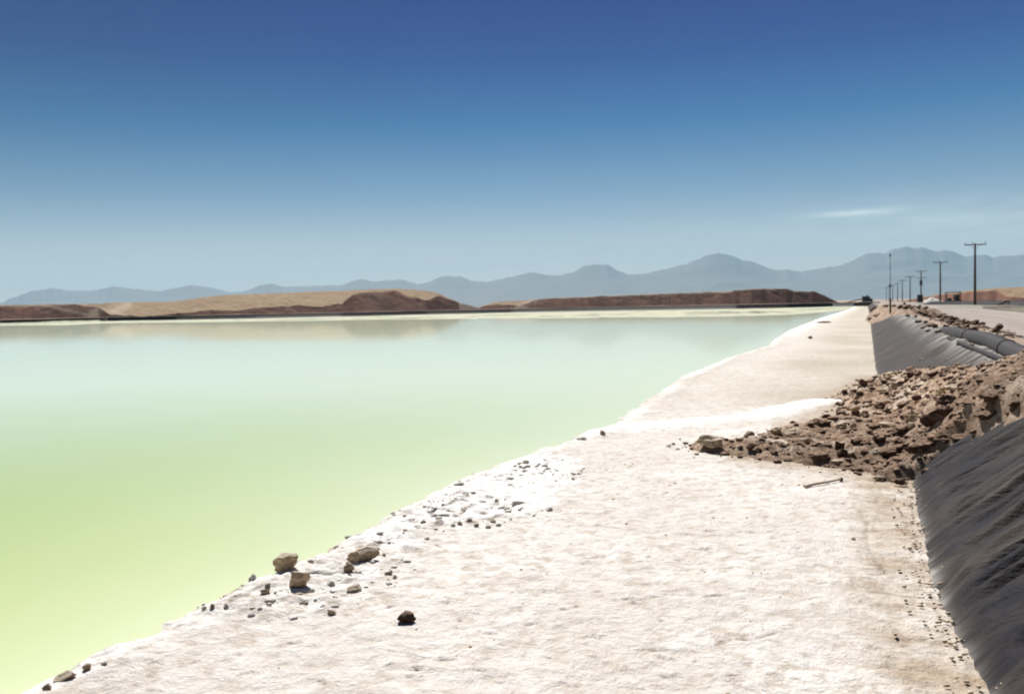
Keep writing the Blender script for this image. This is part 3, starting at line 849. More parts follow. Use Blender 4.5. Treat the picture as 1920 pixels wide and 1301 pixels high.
build_heap('hill', [(-420, 584), (-200, 577), (0, 572), (100, 570), (190, 569.5), (205, 567), (330, 565), (350, 562), (380, 557), (420, 553), (480, 551), (640, 545), (700, 542), (745, 541), (790, 544), (815, 547), (845, 560), (862, 568), (885, 573), (900, 577)],
           [(-420, 300), (0, 270), (480, 285), (900, 330)],
           [(-420, .9), (150, .92), (185, .8), (205, .2), (250, .12), (330, .18), (380, .30), (440, .25), (480, .35), (560, .42), (600, .30), (640, .42), (665, .85), (740, .88), (770, .66), (800, .50), (825, .88), (900, .95)],
           101, 'long tan and brown spoil heap behind the left part of the brine',
           pale=[(40, 0.66, 165, 0.15, 0.05, 0.8), (165, 0.12, 245, 0.95, 0.20, 0.75), (860, 0.35, 900, 0.3, 0.6, 0.9)])
build_heap('hill', [(893, 578), (905, 573), (930, 566), (965, 564), (1000, 562), (1035, 558.5), (1100, 556.5), (1230, 551), (1370, 546), (1378, 544), (1420, 541), (1475, 541), (1487, 545), (1515, 547), (1525, 545.5), (1545, 553), (1570, 566), (1576, 569)],
           [(893, 380), (1000, 385), (1400, 400), (1576, 420)],
           [(893, .9), (930, .7), (975, .5), (1000, .93), (1300, .95), (1372, .9), (1400, .95), (1576, .95)],
           111, 'dark red brown flat topped spoil heap behind the right part of the brine',
           pale=[(965, 0.1, 1010, 0.9, 0.35, 0.8)])
build_heap('hill', [(1640, 567), (1700, 563), (1735, 556), (1765, 551), (1800, 547), (1830, 543), (1880, 539), (1925, 538), (2050, 532), (2300, 525), (2400, 560)],
           [(1640, 420), (1740, 330), (1830, 270), (2400, 230)],
           [(1640, .9), (1820, .9), (1870, .75), (1885, .35), (1925, .15), (2100, .4), (2400, .6)],
           121, 'brown spoil heap rising behind the road on the right')

# ------------------------------------------------------------------ mountains
def build_mountains():
    P = [(-900, 600), (-500, 590), (-200, 585), (-40, 578), (0, 568), (30, 556), (60, 546), (95, 540), (130, 545), (175, 545), (215, 537), (245, 541), (300, 546), (360, 534), (400, 540), (430, 548), (455, 547), (490, 535), (505, 531), (530, 538),
         (580, 536), (640, 535), (665, 526), (680, 523), (700, 528), (755, 524), (785, 533), (800, 530), (835, 516), (847, 519), (862, 517), (885, 527), (915, 528), (960, 519), (1000, 510), (1020, 515), (1045, 517), (1075, 510),
         (1095, 498), (1120, 496), (1140, 496), (1160, 509), (1180, 515), (1210, 513), (1240, 506), (1280, 497), (1320, 481), (1345, 474), (1370, 478), (1390, 488), (1405, 489), (1425, 496), (1445, 505), (1460, 507), (1480, 505),
         (1500, 510), (1540, 503), (1575, 498), (1600, 488), (1625, 475), (1660, 474), (1680, 466), (1700, 462), (1715, 466), (1730, 463), (1750, 470), (1760, 472), (1775, 468), (1790, 472), (1810, 482), (1830, 478), (1850, 477), (1862, 483), (1880, 480), (1920, 478),
         (2000, 470), (2200, 490), (2500, 480), (2900, 520)]
    a = np.array(P, float); n = 1100
    px = np.linspace(-900, 2900, n); py = np.interp(px, a[:, 0], a[:, 1])
    sm = np.convolve(np.pad(py, 1, 'edge'), [0.25, 0.5, 0.25], 'valid')
    py = sm + 2.0 * fbm(px * 0.075, px * 0, 5, 131, 0.6)
    D = 13000.0
    C = np.array([at_depth(p, q, D)[:] for p, q in zip(px, py)])
    H = np.maximum(C[:, 2], 20)
    dirv = C[:, :2] / np.hypot(C[:, 0], C[:, 1])[:, None]
    m = 60
    kw = 61; Hs = np.convolve(np.pad(H, kw // 2, 'edge'), np.hanning(kw) / np.hanning(kw).sum(), 'valid')
    T = np.linspace(0, 1, m)
    X = np.zeros((n, m + 4)); Y = X.copy(); Z = X.copy()
    s = px * D / F_PX / 1000.0
    for j, t in enumerate(T):
        r = 2600 * (1 - t) + 120 * (1 - t) * fbm(s * 0.8, s * 0 + t * 1.0, 3, 133)
        X[:, j] = C[:, 0] - dirv[:, 0] * r; Y[:, j] = C[:, 1] - dirv[:, 1] * r
        sp = ridged(s * 1.3 + 0.6 * t, s * 0 + t * 3.5, 4, 135)
        Z[:, j] = (Hs + (H - Hs) * t ** 3) * t ** 1.6 * (1 + 0.35 * (1 - t) * (sp - 0.5)) - (5 if j == 0 else 0)
    for j in range(4):
        X[:, m + j] = C[:, 0] + dirv[:, 0] * 450 * (j + 1); Y[:, m + j] = C[:, 1] + dirv[:, 1] * 450 * (j + 1); Z[:, m + j] = H * (1 - (j + 1) / 4.0) 
    o = link('mountains', grid_mesh('mountains', X, Y, Z), M_MOUNT)
    tag(o, 'hazy blue mountain range along the horizon', kind='structure')
build_mountains()

# ------------------------------------------------------------------ haze
def build_haze():
    L = 17500.0; z0, z1 = -1.5, 830.0
    me = bpy.data.meshes.new('haze'); bm = bmesh.new()
    bmesh.ops.create_cube(bm, size=1.0)
    bmesh.ops.transform(bm, matrix=Matrix.Translation((0, 0, (z0 + z1) / 2)) @ Matrix.Diagonal((2 * L, 2 * L, z1 - z0, 1)), verts=bm.verts)
    bm.to_mesh(me); bm.free()
    m = bpy.data.materials.new('haze_air'); m.use_nodes = True; m.node_tree.nodes.clear()
    g = G(m.node_tree)
    v = g.n('ShaderNodeVolumePrincipled')
    v.inputs['Color'].default_value = (0.42, 0.77, 1.0, 1)
    v.inputs['Density'].default_value = HAZE_D
    v.inputs['Anisotropy'].default_value = 0.1
    out = g.n('ShaderNodeOutputMaterial'); g.put(out, 'Volume', v.outputs[0])
    o = link('haze', me, m); tag(o, kind='stuff')
HAZE_D = 5.2e-5
build_haze()

# ------------------------------------------------------------------ rocks
def rock_mesh(seed, sub=3, flat=1.0, ang=1.0):
    rnd = random.Random(seed)
    bm = bmesh.new(); bmesh.ops.create_icosphere(bm, subdivisions=sub, radius=1.0)
    planes = []
    for _ in range(13):
        v = Vector((rnd.gauss(0, 1), rnd.gauss(0, 1), rnd.gauss(0, 1) * 0.8)).normalized()
        planes.append((v, rnd.uniform(0.45, 0.82)))
    off = Vector((rnd.uniform(0, 99), rnd.uniform(0, 99), rnd.uniform(0, 99)))
    for v in bm.verts:
        p = v.co.copy()
        for n, d in planes:
            e = p.dot(n) - d
            if e > 0: p -= n * e * (0.94 * ang)
        nn = p.normalized()
        p += nn * (0.20 * mnoise.noise(p * 1.8 + off) + 0.13 * mnoise.noise(p * 4 + off) + 0.08 * mnoise.noise(p * 8 + off) + 0.04 * mnoise.noise(p * 16 + off))
        v.co = p
    xs = [v.co.x for v in bm.verts]; ys = [v.co.y for v in bm.verts]; zs = [v.co.z for v in bm.verts]
    for v in bm.verts:
        v.co = Vector(((v.co.x - min(xs)) / (max(xs) - min(xs)) - 0.5, (v.co.y - min(ys)) / (max(ys) - min(ys)) - 0.5, (v.co.z - min(zs)) / (max(zs) - min(zs))))
    me = bpy.data.meshes.new('rock'); bm.to_mesh(me); bm.free()
    return me
ROCKS = {}
for mname, mt in (('dark', M_ROCK), ('crust', M_ROCKP), ('pale', M_ROCKS)):
    ROCKS[mname] = []
    for k in range(9):
        me = rock_mesh(200 + k * 7 + len(mname)); me.materials.append(mt); ROCKS[mname].append(me)
SMALL = {}
for mname, mt in (('dark', M_ROCK), ('crust', M_ROCKP), ('pale', M_ROCKS)):
    SMALL[mname] = []
    for k in range(6):
        me = rock_mesh(400 + k * 5 + len(mname), 2); me.materials.append(mt); SMALL[mname].append(me)

def rock_at(px, py, w, h, kind, label, name='rock', group=None, k=None, aspect=0.8, tilt=0.0, sink=0.12, cat='rock', turn=None):
    """px,py: centre of the rock in the photograph, w,h its size there (1920 px frame)"""
    if w < 22 and kind != 'dark': sink = 0.3
    P, t = hit(px, py + h * 0.5 - h * 0.06, full_z)
    ww = w / F_PX * t; hh = h / F_PX * t
    me = ROCKS[kind][(k if k is not None else random.randrange(9)) % 9]
    o = bpy.data.objects.new(name, me); COL.objects.link(o)
    dv = Vector((P.x, P.y, 0)).normalized()
    depthw = max(ww * aspect, hh * 0.7)
    o.location = (P.x + dv.x * depthw * 0.45, P.y + dv.y * depthw * 0.45, 0)
    z = float(full_z(np.array([o.location.x]), np.array([o.location.y]))[0])
    o.location.z = max(min(z, P.z + hh * 0.4), -0.02) - hh * sink
    o.scale = (ww * 1.05, depthw, hh * (1.0 + sink))
    az = math.atan2(-P.x, P.y)
    o.rotation_euler = (0, tilt, az + (random.uniform(-0.35, 0.35) if turn is None else turn))
    tag(o, label, cat, group)
    return o

rock_at(536, 1056, 46, 36, 'crust', 'angular brown rock at the very edge of the brine, left of the long flat rock', k=1)
rock_at(552, 1089, 36, 38, 'crust', 'dark upright rock just below the angular rock at the edge of the brine', k=4, tilt=0.4)
rock_at(683, 1046, 60, 27, 'crust', 'long flat brown rock near the left shore', k=6, aspect=0.6, tilt=-0.12)
rock_at(655, 1066, 20, 19, 'crust', 'small brown rock just below the long flat shore rock', k=2)
rock_at(664, 1106, 28, 14, 'crust', 'low dark rock with a shadowed underside below the long flat rock', k=3)
rock_at(763, 1160, 34, 21, 'dark', 'dark rock lying alone on the bare salt crust in the foreground', k=5, aspect=0.7)
rock_at(1330, 837, 56, 25, 'crust', 'large block at the left tip of the dirt spill', k=7, aspect=0.6)
rock_at(1407, 844, 15, 17, 'dark', 'dark pointed clod right of the large block at the tip of the dirt spill', k=8)
rock_at(1422, 847, 14, 11, 'dark', 'small round dark clod touching the pointed clod right of the large block', k=2)
rock_at(1455, 810, 23, 15, 'crust', 'left of two rounded brown clods on the white edge of the dirt spill', k=0)
rock_at(1484, 813, 30, 17, 'crust', 'right one of two rounded brown clods on the white edge of the dirt spill', k=3)
rock_at(1461, 830, 38, 17, 'crust', 'broad rounded clod just below the two brown clods on the dirt spill', k=5)
rock_at(1540, 860, 36, 15, 'dark', 'low dark clod at the front foot of the dirt spill', k=6)
rock_at(1620, 718, 17, 18, 'dark', 'upright black clod standing at the rear left edge of the dirt spill', k=4, aspect=0.9)
rock_at(1752, 786, 54, 36, 'dark', 'biggest black boulder on the crest of the dirt spill', k=1, aspect=0.7)
rock_at(1693, 810, 44, 24, 'dark', 'wide black boulder left of and below the biggest boulder on the dirt spill', k=7)
rock_at(1776, 755, 38, 24, 'dark', 'dark clod above and behind the biggest boulder on the dirt spill', k=2)
rock_at(1851, 791, 44, 22, 'dark', 'dark wedge shaped clod right of the biggest boulder on the dirt spill', k=8)
rock_at(1740, 708, 26, 11, 'dark', 'dark flat clod near the rear crest of the dirt spill', k=0)
rock_at(1685, 904, 26, 13, 'dark', 'black clod on the salt at the foot of the near liner', k=3)
rock_at(1648, 898, 22, 8, 'crust', 'pale brown flat clod left of the black clod at the foot of the liner', k=6)
rock_at(1519, 633, 8, 5, 'dark', 'tiny lone dark rock on the far salt shelf near the water', k=2)
rock_at(1545, 604, 27, 3.2, 'dark', 'thin dark slab lying flat on the far salt shelf', k=5, aspect=0.25, cat='slab')
rock_at(124, 1270, 38, 15, 'crust', 'low brown rock at the shoreline in the bottom left corner', k=8, tilt=-0.3)
rock_at(163, 1252, 16, 13, 'crust', 'small dark stone up the shoreline from the low rock in the bottom left corner', k=1)
rock_at(88, 1289, 16, 12, 'crust', 'small stone at the very bottom left of the shoreline', k=3)
rock_at(497, 1112, 18, 12, 'crust', 'jagged clod left of the dark upright shore rock', k=4)
rock_at(474, 1086, 15, 17, 'pale', 'pale stone at the water edge left of the angular brown rock', k=0)
rock_at(619, 1097, 19, 11, 'pale', 'rounded pale stone between the dark upright rock and the low dark rock', k=1)
rock_at(728, 1077, 15, 9, 'crust', 'small stone right of the long flat shore rock', k=4)
rock_at(622, 1150, 16, 10, 'crust', 'small stone at the bottom edge of the shore rock cluster', k=5)
rock_at(570, 1132, 17, 8, 'crust', 'small dark bottomed stone below the dark upright shore rock', k=2)

shore = [(741, 1082, 8, 6), (383, 1142, 9, 7), (398, 1139, 9, 9), (424, 1137, 10, 9), (471, 1155, 14, 6), (590, 1075, 24, 10), (640, 1080, 14, 9), (655, 1080, 9, 8), (672, 1075, 14, 7), (598, 1088, 10, 5), (628, 1122, 12, 6), (635, 1128, 12, 6),
         (606, 1137, 12, 6), (595, 1142, 12, 4), (559, 1117, 16, 7), (553, 1122, 10, 5), (592, 1127, 7, 7), (502, 1100, 10, 8), (488, 1144, 10, 8), (668, 1100, 16, 6), (720, 1042, 9, 8), (697, 1094, 12, 5), (512, 1128, 14, 5), (455, 1100, 8, 6), (440, 1120, 9, 6),
         (860, 907, 20, 6), (905, 942, 14, 6), (965, 943, 10, 6), (1030, 955, 12, 6), (1000, 890, 10, 4), (870, 955, 12, 5), (880, 975, 12, 7), (893, 985, 10, 6), (850, 985, 9, 5), (862, 982, 10, 6), (915, 988, 12, 6), (925, 978, 11, 6), (935, 985, 10, 5), (820, 975, 12, 6), (815, 955, 12, 5),
         (760, 995, 10, 4), (800, 1010, 10, 5), (195, 1245, 13, 6), (1090, 822, 20, 6), (1130, 812, 10, 8), (1255, 836, 6, 5), (1270, 842, 8, 4), (1600, 1010, 8, 4)]
ORD = ['leftmost', 'second', 'third', 'fourth', 'fifth', 'sixth', 'seventh', 'eighth', 'ninth', 'tenth', 'eleventh', 'twelfth', 'thirteenth', 'fourteenth', 'fifteenth', 'sixteenth', 'seventeenth', 'eighteenth', 'nineteenth', 'twentieth', 'twenty first', 'twenty second', 'twenty third', 'twenty fourth', 'twenty fifth', 'twenty sixth', 'twenty seventh', 'twenty eighth', 'twenty ninth', 'thirtieth']
_seen = {}
def nth(key, what, where):
    k = _seen.get(key, 0); _seen[key] = k + 1
    return (what + ', ' + ORD[min(k, 29)] + (' one ' if k == 0 else ' from the left ') + where)
shore.sort()
for i, (a, b, w, h) in enumerate(shore):
    kd = ['pale', 'pale', 'crust'][i % 3]
    lab = 'small stone in the rock cluster at the left shore' if 980 < b + a * 0.0 and a < 760 and b > 1030 else 'small crusty stone in the white salt along the middle shore'
    grp = 'small stones in the left shore cluster' if 'cluster' in lab else 'small stones on the white salt of the middle shore'
    if a < 380: lab, grp = 'tiny stone beside the shoreline left of the main rock cluster', None
    if a == 1600: lab, grp = 'tiny clod on the salt crust in front of the thin stick', None
    if 1085 <= a <= 1140: lab, grp = 'crusty ledge stone at the bend of the shoreline', 'ledge stones at the bend of the shoreline'
    if 1200 < a < 1300: lab, grp = 'tiny dark stone left of the large block at the tip of the dirt spill', 'tiny stones left of the large block'
    sz = 'tiny' if w < 10 else 'small' if w < 14 else 'flat' if h < 7 else 'larger'
    tone = 'pale' if kd == 'pale' else 'brown'
    if grp: lab = nth(grp, sz + ' ' + tone + ' stone', {'small stones in the left shore cluster': 'in the rock cluster at the left shore', 'small stones on the white salt of the middle shore': 'on the white salt of the middle shore'}.get(grp, 'at the bend of the shoreline' if 'bend' in grp else 'beside the large block'))
    elif a < 380: lab = 'tiny stone beside the shoreline left of the main rock cluster'
    rock_at(a, b, w, h, kd, lab, group=grp)

pile = [(1583, 738, 11, 9), (1600, 732, 14, 8), (1612, 740, 13, 10), (1633, 731, 9, 7), (1656, 718, 12, 8), (1676, 724, 14, 13), (1690, 719, 17, 8), (1722, 705, 14, 8), (1656, 733, 20, 8), (1720, 749, 18, 13),
        (1697, 757, 28, 12), (1650, 763, 18, 16), (1662, 772, 15, 9), (1600, 767, 24, 11), (1818, 762, 40, 7), (1712, 780, 26, 9), (1730, 808, 20, 8), (1807, 796, 38, 12), (1906, 766, 26, 16), (1785, 733, 34, 9), (1640, 800, 26, 12),
        (1679, 782, 20, 9), (1545, 795, 26, 15), (1577, 800, 22, 10), (1540, 812, 16, 8), (1630, 812, 14, 8), (1585, 785, 28, 9), (1627, 783, 20, 8), (1650, 828, 24, 14), (1605, 832, 20, 12), (1575, 838, 18, 18), (1590, 850, 26, 14), (1640, 848, 20, 12),
        (1690, 842, 26, 16), (1720, 848, 40, 20), (1745, 842, 34, 18), (1770, 834, 36, 16), (1800, 828, 34, 14), (1660, 852, 20, 14), (1520, 800, 12, 8), (1493, 799, 10, 5), (1512, 830, 14, 8), (1530, 836, 22, 10), (1453, 851, 12, 10), (1468, 852, 10, 5),
        (1500, 848, 14, 7), (1496, 857, 12, 4), (1478, 864, 18, 4), (1570, 869, 24, 6), (1700, 882, 12, 7), (1645, 880, 14, 6), (1840, 745, 14, 10), (1880, 735, 16, 9), (1900, 712, 14, 8), (1860, 770, 24, 6), (1820, 715, 16, 6), (1765, 703, 12, 6),
        (1790, 700, 18, 6), (1805, 693, 20, 6), (1818, 686, 12, 8), (1775, 696, 16, 7), (1672, 700, 12, 6), (1660, 703, 10, 5), (1640, 708, 10, 5), (1445, 833, 8, 5), (1430, 828, 8, 5), (1388, 842, 10, 7), (1376, 843, 8, 6)]
pile.sort()
for i, (a, b, w, h) in enumerate(pile):
    front = b > 824
    rear = b < 745
    lab = ('dark clod along the front foot of the main dirt spill' if front else 'dark clod on the rear part of the main dirt spill' if rear else 'dark clod in the middle of the main dirt spill')
    grp = lab.replace('dark clod', 'dark clods')
    lab = nth(grp, ('dark' if i % 5 else 'brown') + (' wide clod' if w > 24 else ' clod' if w > 13 else ' small clod'), 'along the front foot of the dirt spill' if front else 'on the rear of the dirt spill' if rear else 'across the middle of the dirt spill')
    rock_at(a, b, w, h, 'dark' if (i % 5) else 'crust', lab, name='clod', cat='clod', group=grp)

rnd = random.Random(5)
cnt = 0
PIL = np.array(SPILL); 
while cnt < 95:
    x = rnd.uniform(-3.0, 5.0); y = rnd.uniform(8, 21)
    d = float(poly_sd(np.array([x]), np.array([y]), PIL)[0])
    if d < 0.02 or x > 3.4: continue
    s = rnd.choice([0.05, 0.06, 0.08, 0.10, 0.13]) * (1.0 if x > -0.4 else 0.75)
    z = float(full_z(np.array([x]), np.array([y]))[0])
    o = bpy.data.objects.new('clod', SMALL['dark' if cnt % 3 else 'crust'][cnt % 6]); COL.objects.link(o)
    o.location = (x, y, z - 0.02 * s); o.rotation_euler = (rnd.uniform(-.4, .4), rnd.uniform(-.4, .4), rnd.uniform(0, 6.28))
    o.scale = (s * rnd.uniform(1.0, 1.7), s * rnd.uniform(.9, 1.4), s * rnd.uniform(.7, 1.1))
    tag(o, 'small brown clod scattered in the main dirt spill', 'clod', 'small clods scattered in the main dirt spill'); cnt += 1

# clods of the windrow between the liner and the road
wind = [(1702, 592, 9, 5), (1716, 594, 8, 6), (1722, 603, 12, 6), (1735, 604, 10, 6), (1732, 614, 12, 5), (1745, 610, 18, 8), (1752, 612, 12, 8), (1765, 600, 9, 5), (1784, 604, 10, 6), (1806, 606, 6, 6), (1797, 616, 12, 5), (1758, 622, 14, 6), (1775, 612, 12, 6),
        (1740, 620, 10, 5), (1812, 621, 7, 4), (1827, 625, 6, 4), (1687, 576, 9, 8), (1700, 577, 14, 7), (1709, 578, 8, 6), (1640, 578, 9, 5), (1634, 581, 8, 5), (1645, 592, 14, 6), (1630, 598, 9, 6), (1798, 645, 10, 5), (1822, 648, 10, 6), (1720, 586, 10, 5), (1770, 590, 8, 4), (1660, 575, 12, 5), (1675, 574, 10, 4)]
wind.sort()
for i, (a, b, w, h) in enumerate(wind):
    far = b < 600 and a < 1725
    lab = 'brown clod on the far dirt spill beside the thin mast' if far else 'brown clod in the windrow between the liner and the road'
    grp = lab.replace('clod', 'clods', 1)
    lab = nth(grp, 'brown clod', 'on the far dirt spill by the mast' if far else 'in the windrow between liner and road')
    rock_at(a, b, w, h, 'dark', lab, name='clod', cat='clod', group=grp)
cnt = 0
while cnt < 60:
    y = rnd.uniform(26, 78); x = rnd.gauss(3.1, 0.45)
    if x < 2.3 or x > 4.1: continue
    s = rnd.uniform(0.09, 0.22); z = float(full_z(np.array([x]), np.array([y]))[0])
    o = bpy.data.objects.new('clod', SMALL['dark'][cnt % 6]); COL.objects.link(o)
    o.location = (x, y, z - 0.1 * s); o.rotation_euler = (0, 0, rnd.uniform(0, 6.28)); o.scale = (s * 1.5, s * 1.2, s)
    tag(o, 'small clod in the windrow between the liner and the road', 'clod', 'small clods in the windrow'); cnt += 1

# gravel too fine to count: crumbs over the spill and along the foot of the liner
def crumbs(name, pts, sizes, mat, label):
    base = bmesh.new(); bmesh.ops.create_icosphere(base, subdivisions=1, radius=0.5)
    bv = np.array([v.co[:] for v in base.verts]); bf = np.array([[v.index for v in f.verts] for f in base.faces]); base.free()
    rng = np.random.default_rng(3); V = []; Fc = []
    for i, (p, s) in enumerate(zip(pts, sizes)):
        a = rng.uniform(0, 6.28); c, sn = math.cos(a), math.sin(a)
        q = bv * (1 + rng.uniform(-0.35, 0.35, (len(bv), 1))) * np.array([s * rng.uniform(1, 1.7), s, s * rng.uniform(.6, .95)])
        q = np.stack([q[:, 0] * c - q[:, 1] * sn, q[:, 0] * sn + q[:, 1] * c, q[:, 2]], 1) + np.array(p)
        V.append(q); Fc.append(bf + i * len(bv))
    o = link(name, mesh_np(name, np.concatenate(V), np.concatenate(Fc), False), mat)
    tag(o, label, kind='stuff')
rng = np.random.default_rng(11)
def scatter(n, x0, x1, y0, y1, cond):
    X = rng.uniform(x0, x1, n); Y = rng.uniform(y0, y1, n); k = cond(X, Y)
    X, Y = X[k], Y[k]; return X, Y, full_z(X, Y)
X, Y, Z = scatter(24000, -3.4, 5.0, 7.8, 20, lambda x, y: poly_sd(x, y, SPILL) + 0.15 * rng.standard_normal(len(x)) > 0.0)
crumbs('dirt_crumbs', np.stack([X, Y, Z + 0.006], 1), np.abs(rng.exponential(0.026, len(X))).clip(0.012, 0.10), M_ROCK, 'loose brown crumbs and gravel over the main dirt spill')
X, Y, Z = scatter(3500, -0.5, 0.9, 1.5, 9.0, lambda x, y: np.abs(x - xtoe(y) + 0.05) < np.abs(rng.normal(0, 0.07, len(x))))
crumbs('toe_crumbs', np.stack([X, Y, Z + 0.003], 1), rng.uniform(0.008, 0.024, len(X)), M_ROCKP, 'fine brown crumbs along the foot of the near liner')
_pc = [at_z(a, b)[:2] for a, b in [(360, 1150), (470, 1080), (560, 1045), (700, 990), (850, 915), (1010, 860), (1100, 880), (1060, 960), (900, 1005), (800, 1090), (650, 1170), (480, 1180)]]
X, Y, Z = scatter(9000, -3.6, 1.0, 3.5, 10.5, lambda x, y: (poly_sd(x, y, _pc) > 0) & (pn(x * 1.7, y * 1.7, 151) > rng.uniform(-0.1, 0.5, len(x))))
crumbs('salt_crumbs', np.stack([X, Y, Z + 0.004], 1), rng.exponential(0.016, len(X)).clip(0.010, 0.06), M_ROCKS, 'loose salt crumbs scattered along the near shore')
_p3 = [at_z(a, b)[:2] for a, b in [(740, 985), (840, 925), (950, 930), (965, 985), (860, 1008), (760, 1015)]]
_p2 = [at_z(a, b)[:2] for a, b in [(370, 1152), (470, 1085), (540, 1055), (640, 1030), (760, 1050), (740, 1120), (650, 1160), (500, 1165)]]
X, Y, Z = scatter(26000, -3.6, 0.0, 3.5, 9.0, lambda x, y: ((poly_sd(x, y, _p3) > 0) | (poly_sd(x, y, _p2) > 0)) & (pn(x * 3.1, y * 3.1, 153) > rng.uniform(0.0, 0.9, len(x))) & (rng.uniform(0, 1, len(x)) < 0.6))
crumbs('shore_crumbs', np.stack([X, Y, Z + 0.006], 1), rng.exponential(0.016, len(X)).clip(0.010, 0.05), mat_rock('crusty_crumb', (0.40, 0.32, 0.23), (0.66, 0.57, 0.45), (0.85, 0.82, 0.76)), 'small brown crumbs among the stones of the near shore')
X, Y, Z = scatter(1500, -3.6, 1.0, 2.5, 14, lambda x, y: (x > xshore(y) + 0.3) & (x < xtoe(y)) & (pn(x * 1.1, y * 1.1, 152) > 0.08))
crumbs('shelf_crumbs', np.stack([X, Y, Z + 0.002], 1), rng.exponential(0.007, len(X)).clip(0.005, 0.025), M_ROCKP, 'sparse tiny grit on the salt shelf')
X, Y, Z = scatter(4200, 2.2, 4.2, 25, 78, lambda x, y: np.abs(x - 3.15) < np.abs(rng.normal(0, 0.45, len(x))))
crumbs('windrow_crumbs', np.stack([X, Y, Z + 0.01], 1), rng.uniform(0.03, 0.09, len(X)), M_ROCK, 'loose crumbs of soil in the windrow beside the road')

# thin stick lying on the crust
def build_stick():
    a = hit(1510, 915, full_z)[0]; b = hit(1577, 902, full_z)[0]
    o = empty('stick', (a + b) / 2); c = (a + b) / 2
    pts = [a - c + Vector((0, 0, 0.012)), (a - c) * 0.4 + Vector((0, 0.02, 0.016)), (b - c) * 0.4 + Vector((0, -0.01, 0.018)), b - c + Vector((0, 0, 0.02))]
    MB().tube(pts, 0.013, 8, 0.009).build('shaft', mat_flat('bleached_wood', (0.50, 0.40, 0.30), 0.9, 0, 0.3, 20), o)
    kn = link('knob', SMALL['dark'][1].copy(), M_ROCK, o); kn.location = b - c; kn.scale = (0.04, 0.035, 0.035)
    fk = MB().tube([a - c + Vector((0, 0, 0.012)), a - c + Vector((-0.03, 0.09, 0.02))], 0.010, 6, 0.006).build('fork', bpy.data.materials['bleached_wood'], o)
    tag(o, 'thin pale stick with a dark knob lying in front of the dirt spill', 'stick')
build_stick()

# ------------------------------------------------------------------ pipes
def build_pipe():
    rad = 0.135
    pts = []
    for a, b in [(2100, 765), (2000, 715), (1925, 675), (1860, 650), (1815, 637), (1790, 630), (1772, 624)]:
        p = at_z(a, b - 8, 0.98); pts.append(p)
    P = sample_poly([(p.x, p.y) for p in pts], 40)
    o = empty('pipe', (float(P[20][0]), float(P[20][1]), 0.9)); c = o.location
    z = [0.97 + 0.02 * math.sin(i * 0.35) - (0.10 * max(0, (i - 34) / 5.0)) for i in range(40)]
    MB().tube([(p[0] - c.x, p[1] - c.y, zz - c.z) for p, zz in zip(P, z)], rad, 18).build('pipe_wall', M_PIPE, o)
    for k in (6, 17, 28):
        d = Vector((P[k + 1][0] - P[k][0], P[k + 1][1] - P[k][1], 0)).normalized(); q = Vector((P[k][0] - c.x, P[k][1] - c.y, z[k] - c.z))
        MB().tube([q - d * 0.03, q + d * 0.03], rad + 0.012, 18).build('weld_bead', M_PIPE, o)
    tag(o, 'thick black pipe lying along the top of the bank beside the road', 'pipe')
    pts = [hit(a, b, surf_z)[0] for a, b in [(1858, 670), (1836, 661), (1812, 651), (1792, 642), (1778, 636)]]
    pts = [pts[0] + (pts[0] - pts[2]).normalized() * 1.6] + pts
    P = sample_poly([(p.x, p.y) for p in pts], 24)
    o = empty('hose', (float(P[12][0]), float(P[12][1]), 0.9)); c = o.location
    zz = np.minimum(surf_z(P[:, 0], P[:, 1]), 0.93)
    MB().tube([(p[0] - c.x, p[1] - c.y, float(q) + 0.03 - c.z) for p, q in zip(P, zz)], 0.035, 10).build('hose_wall', M_PIPE, o)
    tag(o, 'thin dark hose beside the thick black pipe', 'hose')
build_pipe()

# ------------------------------------------------------------------ utility poles
def make_pole():
    o = empty('utility_pole', (0, 0, 0)); H = 9.0
    MB().tube([(0, 0, -0.3), (0, 0, H * 0.5), (0, 0, H)], 0.20, 12, 0.13).build('pole', M_WOOD, o)
    MB().box((0, -0.16, H - 0.18), (2.9, 0.12, 0.14), bev=0.01).build('crossarm', M_WOOD, o)
    for s in (-1, 1): MB().tube([(0.7 * s, -0.2, H - 0.22), (0.02 * s, -0.18, H - 0.85)], 0.025, 6).build('brace', M_STEEL, o)
    for x in (-1.32, -0.38, 1.32):
        i_ = MB()
        i_.tube([(x, -0.16, H - 0.12), (x, -0.16, H + 0.10)], 0.022, 6); i_.tube([(x, -0.16, H + 0.06), (x, -0.16, H + 0.14), (x, -0.16, H + 0.20)], 0.09, 10, 0.05)
        i_.build('insulator', M_CERAM, o)
    return o
def copy_tree(o, parent=None):
    c = o.copy(); COL.objects.link(c)
    if parent is not None: c.parent = parent
    for ch in o.children: 
        if ch.users_collection: copy_tree(ch, c)
    return c
pole_px = [(1828, 134), (1763, 197), (1727, 258), (1706.5, 320), (1692, 382), (1683, 444), (1674, 506), (1667, 570), (1662, 634)]
pole_lab = ['nearest and tallest wooden utility pole beside the road', 'second nearest utility pole, right of the one with a transformer', 'utility pole with two crossarms and a transformer', 'thin utility pole just left of the one with the transformer',
            'second small utility pole left of the one with the transformer', 'third small utility pole left of the one with the transformer', 'small distant utility pole just right of the thin mast', 'tiny distant utility pole behind the thin mast', 'farthest and smallest utility pole in the row']
base_pole = make_pole()
_copies = [base_pole] + [copy_tree(base_pole) for _ in pole_px[1:]]
for o, (px, t), lab in zip(_copies, pole_px, pole_lab):
    p = at_depth(px, 575, t)
    o.location = (p.x, p.y, 0.62); o.rotation_euler = (0, 0, R(random.uniform(-6, 6)))
    if t == 134: o.scale = (1, 1, 1.0)
    tag(o, lab, 'utility pole', 'wooden utility poles in a row beside the road')
_tp_ = _copies[2]
